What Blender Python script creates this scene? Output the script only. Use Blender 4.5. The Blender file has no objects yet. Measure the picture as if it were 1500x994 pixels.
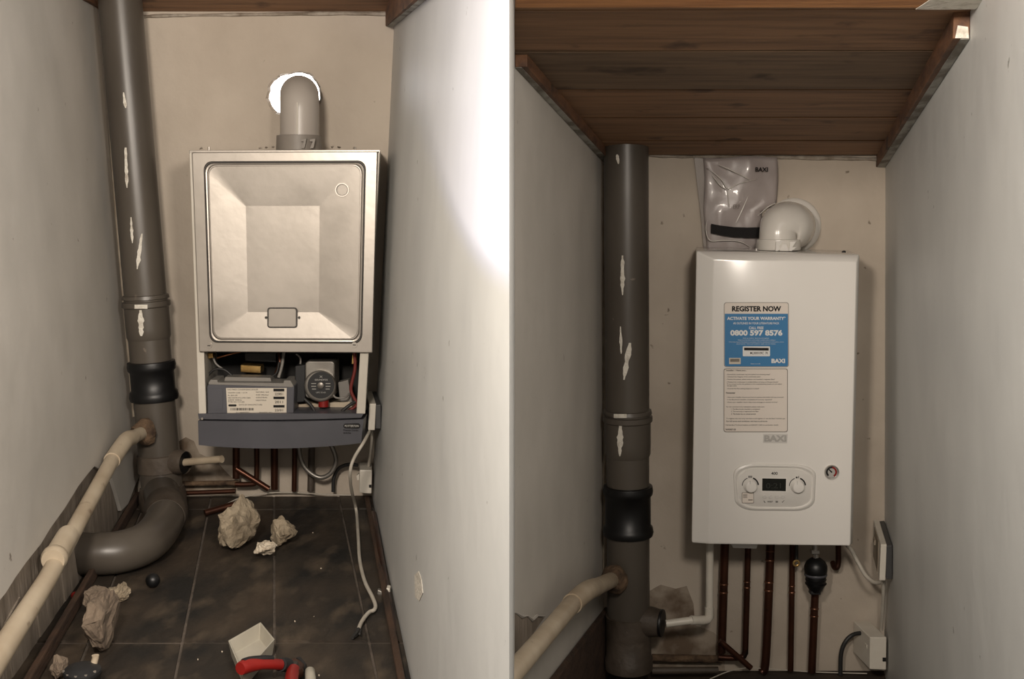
import bpy, bmesh, math, random
from mathutils import Vector, Matrix, noise
random.seed(7)
scene = bpy.context.scene
col = scene.collection
V = Vector
# ------------------------------------------------------------------ camera, world, lights
FP = 1800.0                                   # focal length in pixels of the 1500 x 994 frame
PITCH = math.atan(227 / FP)
_fw = V((0, math.cos(PITCH), -math.sin(PITCH)))
_up = V((0, math.sin(PITCH), math.cos(PITCH)))
def ray(px, py):
    return V(((px - 750) / FP, 0, 0)) + _up * ((497 - py) / FP) + _fw
YL, YR = 3.0, 3.2                             # depth of the two back walls
_d = ray(400, 725); H = -_d.z * YL / _d.y      # eye height above the tiled floor (z = 0)
CAM = V((0, 0, H))
_d = ray(1130, 982); ZR = H + _d.z * YR / _d.y # floor level of the second cupboard
def P(px, py, Y):
    d = ray(px, py); return CAM + d * (Y / d.y)
def onp(px, py, pl):
    d = ray(px, py); p, n = pl
    return CAM + d * ((p - CAM).dot(n) / d.dot(n))
def plane(a, b, c): return (a, (b - a).cross(c - a).normalized())
def inter(*pls):
    m = Matrix([pl[1] for pl in pls]); r = V([pl[0].dot(pl[1]) for pl in pls])
    return m.inverted() @ r
FLOOR = (V((0, 0, 0)), V((0, 0, 1)))
def F(px, py): return onp(px, py, FLOOR)
def S(px, Y): return px * Y / FP              # length of px pixels at depth Y

cd = bpy.data.cameras.new('camera'); cam = bpy.data.objects.new('camera', cd); col.objects.link(cam)
cam.location = CAM; cam.rotation_euler = (math.pi / 2 - PITCH, 0, 0)
cd.sensor_fit = 'HORIZONTAL'; cd.sensor_width = 36; cd.lens = 36 * FP / 1500; cd.clip_start = .02
scene.camera = cam
scene.view_settings.view_transform = 'Standard'; scene.view_settings.look = 'None'
scene.view_settings.exposure = 0.45; scene.view_settings.gamma = 1
w = bpy.data.worlds.new('world'); scene.world = w; w.use_nodes = True
w.node_tree.nodes['Background'].inputs[0].default_value = (1.0, .93, .84, 1)
w.node_tree.nodes['Background'].inputs[1].default_value = .22
def light(kind, name, loc, target, energy, colour, **kw):
    l = bpy.data.lights.new(name, kind); o = bpy.data.objects.new(name, l); col.objects.link(o)
    o.location = loc; o.rotation_euler = (V(target) - V(loc)).to_track_quat('-Z', 'Y').to_euler()
    l.energy = energy; l.color = colour
    for k, v in kw.items(): setattr(l, k, v)
    return o
light('AREA', 'hall_window_light', (-.34, .42, H + .39), (.1, 2.6, H - .02), 17, (1, .89, .77), size=.22, spread=math.radians(150))
light('AREA', 'hall_lamp_light', (.32, .42, H + .39), (-.05, 2.6, H - .02), 10.5, (1, .90, .79), size=.22, spread=math.radians(150))
light('AREA', 'daylight_outside_hole', P(432, 135, YL + .30), P(432, 140, YL), 8, (.95, .97, 1), size=.30)
light('AREA', 'daylight_panel_light', P(438, 60, YL + .22), P(420, 140, YL + .6), 30, (.95, .97, 1), size=.2)  # added lamp that whitens the panel behind the flue hole
# a torch held in the cupboard doorway, shining on the right-hand wall
_tw = plane(P(545, 725, YL), P(578, 20, YL), F(603, 994))
T0 = V((-.50, 1.12, H - .03))
def cone(pts):                                # axis and half angle of the cone whose rim meets the wall at three points
    a, b, c = [(onp(x, y, _tw) - T0).normalized() for x, y in pts]; n = (a - b).cross(a - c).normalized()
    if n.dot(a) < 0: n = -n
    return n, n.angle(a)
_n, _h = cone(((616, 150), (664, 312), (746, 400)))
light('SPOT', 'torch_light', T0, T0 + _n, 5, (1, .88, .80), spot_size=2 * _h, spot_blend=.07, shadow_soft_size=.006)
_n, _h = cone(((604, 200), (650, 322), (746, 440)))
light('SPOT', 'torch_halo_light', T0, T0 + _n, 4.5, (.40, .50, 1), spot_size=2 * _h, spot_blend=.10, shadow_soft_size=.006)

# ------------------------------------------------------------------ materials
def mat(name, c1, c2=None, rough=.6, metal=0, scale=8, lo=.38, hi=.68, stretch=(1, 1, 1), bump=0, bscale=None,
        spots=None, spot_scale=30, spot_lo=.62, spot_hi=.70, coat=0, detail=6, emit=None, smap=False):
    m = bpy.data.materials.new(name); m.use_nodes = True
    nt = m.node_tree; N = nt.nodes; L = nt.links; b = N['Principled BSDF']
    b.inputs['Roughness'].default_value = rough; b.inputs['Metallic'].default_value = metal
    b.inputs['Coat Weight'].default_value = coat
    b.inputs['Base Color'].default_value = (*c1, 1)
    tc = N.new('ShaderNodeTexCoord'); mp = N.new('ShaderNodeMapping'); L.new(tc.outputs['Object'], mp.inputs[0])
    mp.inputs['Scale'].default_value = stretch
    out = None
    if c2:
        t = N.new('ShaderNodeTexNoise'); t.inputs['Scale'].default_value = scale; t.inputs['Detail'].default_value = detail
        L.new(mp.outputs[0], t.inputs[0])
        r = N.new('ShaderNodeValToRGB'); r.color_ramp.elements[0].position = lo; r.color_ramp.elements[1].position = hi
        r.color_ramp.elements[0].color = (*c1, 1); r.color_ramp.elements[1].color = (*c2, 1)
        L.new(t.outputs['Fac'], r.inputs[0]); out = r.outputs[0]
    if spots:
        t2 = N.new('ShaderNodeTexNoise'); t2.inputs['Scale'].default_value = spot_scale; t2.inputs['Detail'].default_value = 4
        L.new(mp.outputs[0] if smap else tc.outputs['Object'], t2.inputs[0])
        r2 = N.new('ShaderNodeValToRGB'); r2.color_ramp.elements[0].position = spot_lo; r2.color_ramp.elements[1].position = spot_hi
        r2.color_ramp.elements[0].color = (0, 0, 0, 1); r2.color_ramp.elements[1].color = (1, 1, 1, 1)
        L.new(t2.outputs['Fac'], r2.inputs[0])
        mx = N.new('ShaderNodeMix'); mx.data_type = 'RGBA'
        L.new(r2.outputs[0], mx.inputs[0])
        if out: L.new(out, mx.inputs[6])
        else: mx.inputs[6].default_value = (*c1, 1)
        mx.inputs[7].default_value = (*spots, 1); out = mx.outputs[2]
    if out: L.new(out, b.inputs['Base Color'])
    if bump:
        t3 = N.new('ShaderNodeTexNoise'); t3.inputs['Scale'].default_value = bscale or scale * 3; t3.inputs['Detail'].default_value = 5
        L.new(mp.outputs[0], t3.inputs[0])
        bp = N.new('ShaderNodeBump'); bp.inputs['Strength'].default_value = bump; bp.inputs['Distance'].default_value = .01
        L.new(t3.outputs['Fac'], bp.inputs['Height']); L.new(bp.outputs[0], b.inputs['Normal'])
    if emit:
        b.inputs['Emission Color'].default_value = (*emit[:3], 1); b.inputs['Emission Strength'].default_value = emit[3]
    return m
M = {}
M['wall_back'] = mat('plaster_back', (.54, .47, .39), (.44, .375, .305), .75, scale=4.5, lo=.33, hi=.72, bump=.5, bscale=14, spots=(.20, .16, .12), spot_scale=26, spot_lo=.70, spot_hi=.74)
M['wall_right'] = mat('plaster_right', (.60, .605, .59), (.53, .535, .525), .5, scale=4.5, lo=.33, hi=.72, bump=.22, bscale=9, spots=(.27, .27, .25), spot_scale=34, spot_lo=.73, spot_hi=.76)
M['wall_left'] = mat('plaster_left', (.56, .53, .485), (.47, .445, .405), .7, scale=4.5, lo=.33, hi=.72, bump=.22, bscale=9, spots=(.22, .19, .16), spot_scale=30, spot_lo=.73, spot_hi=.77)
M['board'] = mat('bare_board', (.28, .235, .19), (.16, .13, .10), .85, scale=9, stretch=(3, 3, .6), bump=.4)
M['plank'] = mat('ceiling_plank', (.30, .16, .08), (.17, .088, .044), .75, scale=5, stretch=(.8, 9, 9), bump=.25, spots=(.10, .05, .026), spot_scale=9, spot_lo=.62, spot_hi=.72)
M['plank2'] = mat('ceiling_plank_grey', (.20, .125, .072), (.115, .07, .04), .8, scale=6, stretch=(.7, 9, 9), bump=.25, spots=(.07, .04, .022), spot_scale=8, spot_lo=.62, spot_hi=.72)
M['joist'] = mat('joist_wood', (.55, .25, .09), (.34, .14, .05), .65, scale=7, stretch=(.8, 8, 8), bump=.2)
M['batten'] = mat('batten_wood', (.17, .075, .032), (.075, .033, .016), .7, scale=7, stretch=(6, 1, 6), bump=.3, spots=(.03, .015, .008), spot_scale=14, spot_lo=.64, spot_hi=.7)
M['batten_paint'] = mat('flaking_paint', (.40, .39, .35), (.17, .15, .12), .7, scale=28, stretch=(1, .4, 1), lo=.42, hi=.58, bump=.4)
M['paint_white'] = mat('old_white_paint', (.72, .68, .60), (.45, .40, .33), .65, scale=60, bump=.4, lo=.5, hi=.75)
M['bead'] = mat('sealant_bead', (.42, .37, .31), (.20, .16, .12), .8, scale=25, bump=.6)
M['soil'] = mat('grey_soil_pipe', (.088, .075, .061), (.062, .051, .041), .36, scale=6, stretch=(1, 1, .4), spots=(.17, .14, .11), spot_scale=45, spot_lo=.71, spot_hi=.76, bump=.05)
M['soil_dirty'] = mat('grey_pipe_dirty', (.085, .066, .05), (.04, .029, .02), .6, scale=14, bump=.3)
M['black'] = mat('black_rubber', (.004, .004, .0045), None, .42)
M['blackmatt'] = mat('black_plastic', (.012, .012, .013), None, .55)
M['cream'] = mat('cream_plastic', (.52, .44, .33), (.38, .30, .21), .45, scale=10, spots=(.20, .14, .09), spot_scale=24, spot_lo=.66, spot_hi=.74, bump=.08)
M['pale'] = mat('pale_plastic', (.70, .66, .58), (.62, .57, .49), .35, scale=12)
M['putty'] = mat('dirty_putty', (.15, .095, .055), (.045, .026, .015), .9, scale=40, bump=1, bscale=60)
M['copper'] = mat('dull_copper', (.11, .043, .025), (.045, .020, .014), .36, .75, scale=12, stretch=(1, 1, .5), spots=(.03, .02, .015), spot_scale=20, spot_lo=.60, spot_hi=.70)
M['copper_bright'] = mat('bright_copper', (.62, .25, .12), None, .3, .9)
M['solder'] = mat('solder_ring', (.24, .11, .065), (.12, .055, .033), .35, .8, scale=30)
M['steel'] = mat('galvanised_steel', (.47, .43, .385), (.40, .365, .325), .38, .68, scale=7, bump=.02, bscale=60, spots=(.33, .30, .265), spot_scale=6, spot_lo=.52, spot_hi=.72)
M['steel_dark'] = mat('steel_groove', (.055, .05, .045), None, .5, .4)
M['skirt'] = mat('dark_skirting', (.065, .034, .019), (.028, .015, .009), .75, scale=9, stretch=(6, 1, 6), bump=.3)
M['stain'] = mat('bare_mortar', (.36, .30, .235), (.15, .105, .07), .9, scale=14, lo=.40, hi=.62, bump=.2, bscale=40)
M['casing'] = mat('cream_casing', (.60, .56, .49), (.54, .50, .43), .45, scale=8)
M['enamel'] = mat('white_enamel', (.80, .775, .735), None, .16, coat=.4)
M['enamel2'] = mat('white_panel_plastic', (.74, .715, .675), None, .3)
M['flue'] = mat('white_flue', (.70, .67, .62), None, .22, coat=.25)
M['flue_old'] = mat('old_grey_flue', (.40, .36, .32), (.36, .32, .285), .35, scale=6)
M['collar_old'] = mat('old_flue_collar', (.25, .22, .19), (.20, .175, .15), .5, scale=9)
M['greyplastic'] = mat('slate_grey_plastic', (.085, .085, .098), (.072, .072, .083), .42, scale=10)
M['greyplastic2'] = mat('pale_grey_plastic', (.22, .205, .185), None, .5)
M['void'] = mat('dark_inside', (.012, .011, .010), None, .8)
M['alu'] = mat('pump_alloy', (.32, .30, .27), (.22, .20, .18), .4, .7, scale=20)
M['red'] = mat('red_plastic', (.26, .012, .009), (.19, .009, .007), .4, scale=15)
M['redwire'] = mat('red_wire', (.16, .02, .015), None, .5)
M['paper'] = mat('label_paper', (.62, .56, .47), None, .6)
M['sticker'] = mat('sticker_white', (.76, .69, .62), None, .5)
M['blue'] = mat('label_blue', (.045, .20, .42), None, .4)
M['ink'] = mat('ink_black', (.008, .007, .007), None, .85)
M['inkgrey'] = mat('ink_grey', (.20, .17, .15), None, .5)
M['greymark'] = mat('emblem_grey', (.42, .405, .38), None, .5)
M['emblembg'] = mat('emblem_backing', (.62, .60, .57), None, .4)
M['inkwhite'] = mat('ink_white', (.78, .78, .77), None, .5)
M['screen'] = mat('lcd_dark', (.010, .011, .009), None, .15)
M['lcd'] = mat('lcd_digit', (.028, .030, .026), None, .3)
M['chrome'] = mat('gauge_rim', (.70, .68, .65), None, .2, .9)
M['brass'] = mat('brass', (.75, .50, .20), (.55, .34, .12), .25, .9, scale=20)
M['slate'] = mat('slate_tile', (.009, .008, .007), (.054, .038, .025), rough=.6, scale=9, lo=.36, hi=.70, stretch=(1, .42, 1), bump=.35, bscale=40, spots=(.095, .07, .047), spot_scale=17, spot_lo=.52, spot_hi=.78, smap=True)
M['grout'] = mat('grout', (.125, .10, .08), (.06, .048, .037), .9, scale=15, bump=.4)
M['subfloor'] = mat('dark_floor', (.028, .020, .014), (.05, .034, .022), .9, scale=12, bump=.5)
M['stone'] = mat('plaster_rubble', (.34, .28, .20), (.17, .13, .085), .9, scale=18, bump=.9, bscale=40)
M['stone_white'] = mat('white_rubble', (.70, .62, .50), (.40, .32, .23), .9, scale=30, bump=.8, bscale=50)
M['stone_dull'] = mat('dusty_rubble', (.19, .145, .105), (.11, .08, .058), .95, scale=10, bump=.9, bscale=30)
M['tray'] = mat('ivory_tray', (.46, .43, .36), (.38, .35, .29), .45, scale=12)
M['cable_white'] = mat('white_cable', (.54, .50, .43), (.44, .40, .34), .45, scale=20)
M['cable_black'] = mat('black_cable', (.022, .021, .020), None, .5)
M['bag'] = mat('grey_poly_bag', (.42, .37, .355), (.37, .325, .31), .34, scale=12, bump=.15, bscale=14, coat=.15)
M['bag_edge'] = mat('clear_bag_edge', (.33, .29, .26), (.26, .225, .20), .2, scale=12, coat=.4)
M['spur_dark'] = mat('grey_backbox', (.055, .055, .055), None, .55)
M['spur'] = mat('dusty_switch_plate', (.42, .36, .28), (.24, .19, .14), .6, scale=16)
M['damp'] = mat('loose_plaster', (.20, .19, .18), (.12, .11, .10), .9, scale=12, bump=.5)

# ------------------------------------------------------------------ mesh builder
class MB:
    def __init__(s): s.v = []; s.f = []
    def add(s, vs, fs):
        o = len(s.v); s.v += [V(x) for x in vs]; s.f += [tuple(i + o for i in q) for q in fs]; return s
    def prism(s, poly, vec):
        n = len(poly); vec = V(vec)
        return s.add(list(poly) + [p + vec for p in poly],
              [tuple(range(n)), tuple(range(2 * n - 1, n - 1, -1))] + [(i, i + n, (i + 1) % n + n, (i + 1) % n) for i in range(n)])
    def loops(s, Ls, cap0=False, cap1=True, close=True):
        n = len(Ls[0]); vs = [p for l in Ls for p in l]; fs = []
        for k in range(len(Ls) - 1):
            for i in range(n if close else n - 1):
                j = (i + 1) % n; fs.append((k * n + i, k * n + j, (k + 1) * n + j, (k + 1) * n + i))
        if cap0: fs.append(tuple(range(n - 1, -1, -1)))
        if cap1: fs.append(tuple((len(Ls) - 1) * n + i for i in range(n)))
        return s.add(vs, fs)
    def tube(s, pts, r, seg=12, caps=True):
        pts = [V(p) for p in pts]; n = len(pts)
        rs = r if isinstance(r, (list, tuple)) else [r] * n
        t0 = (pts[1] - pts[0]).normalized(); a = t0.orthogonal().normalized(); Ls = []
        for i in range(n):
            t = (pts[min(i + 1, n - 1)] - pts[max(i - 1, 0)])
            if t.length < 1e-9: t = t0
            t = t.normalized(); a = (a - t * a.dot(t)).normalized(); b = t.cross(a); t0 = t
            Ls.append([pts[i] + (a * math.cos(k * math.tau / seg) + b * math.sin(k * math.tau / seg)) * rs[i] for k in range(seg)])
        return s.loops(Ls, caps, caps)
    def _lathe(s, prof, o, ax, seg, caps):
        ax = V(ax).normalized(); o = V(o)
        a = ax.orthogonal().normalized(); b = ax.cross(a)
        return s.loops([[o + ax * d + (a * math.cos(k * math.tau / seg) + b * math.sin(k * math.tau / seg)) * r for k in range(seg)] for d, r in prof], caps, caps)
    def build(s, name, m, parent=None, smooth=False, bevel=0, origin=None):
        o0 = V(parent['_o']) if parent is not None else (origin if origin is not None else V((0, 0, 0)))
        me = bpy.data.meshes.new(name); me.from_pydata([tuple(p - o0) for p in s.v], [], s.f); me.update()
        bm = bmesh.new(); bm.from_mesh(me); bmesh.ops.recalc_face_normals(bm, faces=bm.faces); bm.to_mesh(me); bm.free()
        me.materials.append(M[m] if isinstance(m, str) else m)
        if smooth:
            me.shade_smooth() if hasattr(me, 'shade_smooth') else None
            try: me.set_sharp_from_angle(angle=math.radians(50))
            except Exception: pass
        ob = bpy.data.objects.new(name, me); col.objects.link(ob)
        ob['_o'] = tuple(o0)
        if parent is not None: ob.parent = parent
        else: ob.location = o0
        if bevel:
            bv = ob.modifiers.new('bevel', 'BEVEL'); bv.width = bevel; bv.segments = 2; bv.limit_method = 'ANGLE'; bv.angle_limit = math.radians(40)
        return ob
    def base(s):
        xs = [p.x for p in s.v]; ys = [p.y for p in s.v]; zs = [p.z for p in s.v]
        return V(((min(xs) + max(xs)) / 2, (min(ys) + max(ys)) / 2, min(zs)))
def tag(o, label, cat, group=None):
    o['label'] = label; o['category'] = cat
    if group: o['group'] = group
    return o
def single(mb, name, m, label, cat, group=None, **kw): return tag(mb.build(name, m, origin=mb.base(), **kw), label, cat, group)
def thing(name, label, cat, loc, group=None):
    o = bpy.data.objects.new(name, None); col.objects.link(o); o.location = loc; o['_o'] = tuple(loc); o.empty_display_size = .05
    return tag(o, label, cat, group)
def struct(mb, name, m, **kw):
    o = mb.build(name, m, **kw); o['kind'] = 'structure'; return o
def poly(pts, Y): return [P(x, y, Y) for x, y in pts]
def rrect(x0, y0, x1, y1, r, n=5):
    out = []
    for cx, cy, a0 in ((x1 - r, y0 + r, -90), (x1 - r, y1 - r, 0), (x0 + r, y1 - r, 90), (x0 + r, y0 + r, 180)):
        for k in range(n + 1):
            a = math.radians(a0 + 90 * k / n); out.append((cx + r * math.cos(a), cy + r * math.sin(a)))
    return out
def quad(c, pts):                          # map unit square points to the pixel quadrilateral TL TR BR BL
    o = []
    for u, v in pts:
        x = (c[0][0] * (1 - u) + c[1][0] * u) * (1 - v) + (c[3][0] * (1 - u) + c[2][0] * u) * v
        y = (c[0][1] * (1 - u) + c[1][1] * u) * (1 - v) + (c[3][1] * (1 - u) + c[2][1] * u) * v
        o.append((x, y))
    return o
def circ(cx, cy, r, n=24, ry=None): return [(cx + r * math.cos(k * math.tau / n), cy + (ry or r) * math.sin(k * math.tau / n)) for k in range(n)]
def smoothpath(pts, n=6):
    pts = [V(p) for p in pts]; out = []; q = [pts[0]] + pts + [pts[-1]]
    for i in range(1, len(q) - 2):
        a, b, c, d = q[i - 1:i + 3]
        for k in range(n):
            t = k / n
            out.append(.5 * ((2 * b) + (c - a) * t + (2 * a - 5 * b + 4 * c - d) * t * t + (3 * b - a - 3 * c + d) * t ** 3))
    return out + [pts[-1]]
def textmb(mb, s, x0, yc, x1, h, Y, bold=0, align='fit'):
    """lettering on the plane at depth Y, fitted into pixel box x0..x1, height h, centred on yc"""
    cu = bpy.data.curves.new('t', 'FONT'); cu.body = s; cu.size = 1; cu.offset = bold; cu.resolution_u = 3
    ob = bpy.data.objects.new('t', cu); col.objects.link(ob)
    dg = bpy.context.evaluated_depsgraph_get(); me = bpy.data.meshes.new_from_object(ob.evaluated_get(dg))
    vs = [v.co.copy() for v in me.vertices]; fs = [tuple(p.vertices) for p in me.polygons]
    bpy.data.objects.remove(ob); bpy.data.curves.remove(cu); bpy.data.meshes.remove(me)
    if not vs: return
    ax = min(v.x for v in vs); bx = max(v.x for v in vs); ay = min(v.y for v in vs); by = max(v.y for v in vs)
    mb.add([P(x0 + (v.x - ax) / (bx - ax) * (x1 - x0), yc + h / 2 - (v.y - ay) / (by - ay) * h, Y) for v in vs], fs)
def flat(pts, Y, th=.0006):
    mb = MB(); mb.prism(poly(pts, Y), (0, th, 0)); return mb
# ------------------------------------------------------------------ setting
BACKL = (V((0, YL, 0)), V((0, 1, 0))); BACKR = (V((0, YR, 0)), V((0, 1, 0)))
ZT = H + .75
TOP = (V((0, 0, ZT)), V((0, 0, 1))); BOT = (V((0, 0, ZR - .03)), V((0, 0, 1))); FL0 = (V((0, 0, -.03)), V((0, 0, 1)))
NEAR = (V((0, 1.3, 0)), V((0, 1, 0))); NEARR = (V((0, 1.2, 0)), V((0, 1, 0)))
WLL = plane(P(203, 725, YL), P(141, 20, YL), F(14, 994))          # left wall of the stripped-boiler cupboard
WLR = plane(P(545, 725, YL), P(578, 20, YL), F(603, 994))         # its right wall
dR = V((ray(1136, 270).x, ray(1136, 270).y, 0))
c1 = P(884, 982, YR); WRL = plane(c1, P(886, 235, YR), c1 - dR)
c2 = P(1295, 982, YR); WRR = plane(c2, P(1297, 235, YR), c2 - dR)
E746 = plane(CAM, CAM + ray(746, 0), CAM + ray(746, 994)); E754 = plane(CAM, CAM + ray(754, 0), CAM + ray(754, 994))
def hole(ob_name, m):
    """back wall with the ragged flue hole"""
    a = [inter(WLL, BACKL, FL0), inter(WLR, BACKL, FL0), inter(WLR, BACKL, TOP), inter(WLL, BACKL, TOP)]
    n = 40; inner = []; mid = []; deep = []
    for k in range(n):
        t = k / n * math.tau; c, s = math.cos(t), math.sin(t)
        rx = 30.5 if c > 0 else 44; ry = 31.5 if s < 0 else 36
        j = 1 + .025 * math.sin(5 * t + 1) + .02 * math.sin(11 * t) + .012 * math.sin(17 * t)
        inner.append(P(438 + rx * c * j * 1.10, 138 + ry * s * j * 1.08, YL)); mid.append(P(438 + rx * c * j, 138 + ry * s * j, YL + .014))
        deep.append(P(438 + rx * c * .99, 138 + ry * s * .99, YL + .12))
    bm = bmesh.new()
    def ring(ps):
        vs = [bm.verts.new(p) for p in ps]; return vs, [bm.edges.new((vs[i], vs[(i + 1) % len(vs)])) for i in range(len(vs))]
    ov, oe = ring(a); iv, ie = ring(inner)
    bmesh.ops.triangle_fill(bm, edges=oe + ie, use_beauty=True)
    for l in (mid, deep):
        nv = [bm.verts.new(p) for p in l]
        for i in range(n): bm.faces.new((iv[i], iv[(i + 1) % n], nv[(i + 1) % n], nv[i]))
        iv = nv
    me = bpy.data.meshes.new(ob_name); bm.to_mesh(me); bm.free(); me.materials.append(M[m])
    o = bpy.data.objects.new(ob_name, me); col.objects.link(o); o['kind'] = 'structure'; o['_o'] = (0, 0, 0)
    return o
wall_back = hole('wall_back', 'wall_back')
struct(MB().prism([P(x, y, YL + .6) for x, y in ((250, -60), (620, -60), (620, 330), (250, 330))], (0, .05, 0)), 'daylight_panel', 'pale')  # added pale panel, standing in for bright daylight through the flue hole
wb2 = struct(MB().prism([inter(WRL, BACKR, BOT), inter(WRR, BACKR, BOT), inter(WRR, BACKR, TOP), inter(WRL, BACKR, TOP)], (0, .06, 0)), 'wall_back_beside', 'wall_back')
# left wall: bare boarding behind, plaster coat in front with a ragged lower edge
wl = struct(MB().prism([inter(WLL, BACKL, FL0), inter(WLL, NEAR, FL0), inter(WLL, NEAR, TOP), inter(WLL, BACKL, TOP)], (-.06, 0, 0)), 'wall_left', 'board')
nL = WLL[1] if WLL[1].x > 0 else -WLL[1]
edge = [(-260, 1190), (-120, 1010), (-40, 918), (0, 868), (14, 846), (30, 824), (52, 797), (66, 774), (88, 744), (98, 728), (108, 712), (122, 694), (132, 683), (141, 688), (150, 684), (158, 700), (165, 722), (172, 748), (182, 738), (192, 712), (203, 690)]
wlp = [onp(x, y, WLL) for x, y in edge] + [inter(WLL, BACKL, TOP), inter(WLL, NEAR, TOP)]
mb = MB(); mb.prism([p + nL * .009 for p in wlp], nL * -.008)
mb.build('plaster_coat', 'wall_left', wl)
for i, (x, y, dx) in enumerate([(20, 900, 14), (60, 850, 12), (96, 800, 11), (124, 760, 10)]):     # boards showing below the plaster
    a = [onp(q, r, WLL) + nL * .003 for q, r in ((x - dx, y + 12), (x + dx * .5, y - 26), (x + dx * .5 + 14, y + 66), (x - dx + 14, y + 120))]
    MB().prism(a, nL * -.004).build('lath_board', 'board', wl)
# partition between the two cupboards, its end towards the hall
q = [inter(WLR, BACKL, BOT), inter(WLR, E746, BOT), inter(WRL, E754, BOT), inter(WRL, BACKR, BOT)]
t = [inter(WLR, BACKL, TOP), inter(WLR, E746, TOP), inter(WRL, E754, TOP), inter(WRL, BACKR, TOP)]
MIDW = MB(); MIDW.add(q + t, [(0, 1, 5, 4), (1, 2, 6, 5), (2, 3, 7, 6), (3, 0, 4, 7), (4, 5, 6, 7), (0, 3, 2, 1)])
wm = struct(MIDW, 'wall_middle', 'wall_right'); wm.data.materials.append(M['wall_left'])
for f_ in wm.data.polygons:
    if f_.center.x > .03 and abs(f_.normal.z) < .5: f_.material_index = 1
wr = struct(MB().prism([inter(WRR, BACKR, BOT), inter(WRR, NEARR, BOT), inter(WRR, NEARR, TOP), inter(WRR, BACKR, TOP)], (.06, 0, 0)), 'wall_right', 'wall_right')
# floors
fp = [inter(WLL, BACKL, FLOOR), inter(WLR, BACKL, FLOOR), inter(WLR, NEAR, FLOOR), inter(WLL, NEAR, FLOOR)]
floor = struct(MB().prism([p + V((0, 0, -.004)) for p in fp], (0, 0, -.05)), 'floor', 'grout')
fr = [inter(WRL, BACKR, BOT), inter(WRR, BACKR, BOT), inter(WRR, NEAR, BOT), inter(WRL, NEAR, BOT)]
struct(MB().prism([p + V((0, 0, .03)) for p in fr], (0, 0, -.05)), 'floor_beside', 'subfloor')
struct(MB().prism([V((-1.2, 1.3, ZR - .03)), V((1.2, 1.3, ZR - .03)), V((1.2, -1.5, ZR - .03)), V((-1.2, -1.5, ZR - .03))], (0, 0, -.05)), 'floor_hall', 'subfloor')
dF = V((ray(400, 270).x / ray(400, 270).y, 1, 0))
cols = [F(x, 994) for x in (-190, -40, 108, 256, 402, 552, 706)]
rows = [1.14, 2.007, 2.868, 3.05]
for i in range(len(cols) - 1):
    for j in range(len(rows) - 1):
        g = .0028; z = random.uniform(-.0012, .0012)
        q = []
        for ci, rj, sx, sy in ((i, j, 1, 1), (i + 1, j, -1, 1), (i + 1, j + 1, -1, -1), (i, j + 1, 1, -1)):
            y = min(rows[rj], YL - .002) + sy * g * 2; x = cols[ci].x + dF.x * (y - cols[ci].y) + sx * g
            xl = inter(WLL, FLOOR, (V((0, y, 0)), V((0, 1, 0)))).x + .002; xr = inter(WLR, FLOOR, (V((0, y, 0)), V((0, 1, 0)))).x - .002
            q.append(V((min(max(x, xl), xr), y, z)))
        if (q[1] - q[0]).length < .01 and (q[2] - q[3]).length < .01: continue
        MB().prism(q, (0, 0, -.012)).build('tile', 'slate', floor)
# ceilings: sloped boarding
def ceiling_plane(py, Y):
    a = P(750, py, Y); return plane(a, a + V((1, 0, 0)), a + ray(750, 503))
CR = ceiling_plane(228, YR); CL = ceiling_plane(17, YL)
def seg_at(cp, py, wa, wb, off=0):
    p = onp(750, py, cp); pl = (p, V((0, 1, 0)))
    a, b = inter(wa, pl, cp), inter(wb, pl, cp)
    if b.x > .3: a.x = max(a.x, .004)      # boarding of the second cupboard stops at the partition
    return a, b
def boards(name, cp, ys, wa, wb, mats, slant):
    root = None
    nn = cp[1] if cp[1].z > 0 else -cp[1]
    a, b = seg_at(cp, ys[0], wa, wb); c, d = seg_at(cp, ys[-1], wa, wb)
    root = struct(MB().prism([p + nn * .022 for p in (a, b, d, c)], nn * .02), name, 'void')
    for k in range(len(ys) - 1):
        a, b = seg_at(cp, ys[k] - 1.3, wa, wb); c, d = seg_at(cp, ys[k + 1] + 1.0, wa, wb)
        o = nn * (-.0005 * k + random.uniform(-.0002, .0002))
        MB().prism([p + o for p in (a, b + V((0, slant, 0)), d + V((0, slant, 0)), c)], nn * .018).build('plank', mats[k % len(mats)], root)
    return root
ceil = boards('ceiling', CR, [228, 206, 172, 131, 74, 13, -60], WRL, WRR, ['plank', 'plank', 'plank', 'plank2', 'plank', 'plank'], -.012)
boards('ceiling_beside', CL, [18, -12, -60], WLL, WLR, ['plank', 'plank2'], 0)
# joist across the boarding, near end
nn = CR[1] if CR[1].z > 0 else -CR[1]
a, b = seg_at(CR, -3, WRL, WRR); c, d = seg_at(CR, -34, WRL, WRR)
jo = struct(MB().prism([a - nn * .014, b - nn * .014, d - nn * .014, c - nn * .014], nn * .013), 'trim_1', 'joist', bevel=.002)
mb = MB(); e = (b - nn * .0145)
pts = [e + V((-.085, .001, 0)), e + V((-.05, .003, 0)), e + V((-.002, .001, 0)), e + V((-.002, -.06, .008)), e + V((-.04, -.062, .008)), e + V((-.08, -.05, .007))]
mb.prism([p - nn * .0015 for p in pts], nn * .001); mb.build('paint_splash', 'paint_white', jo)
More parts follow.
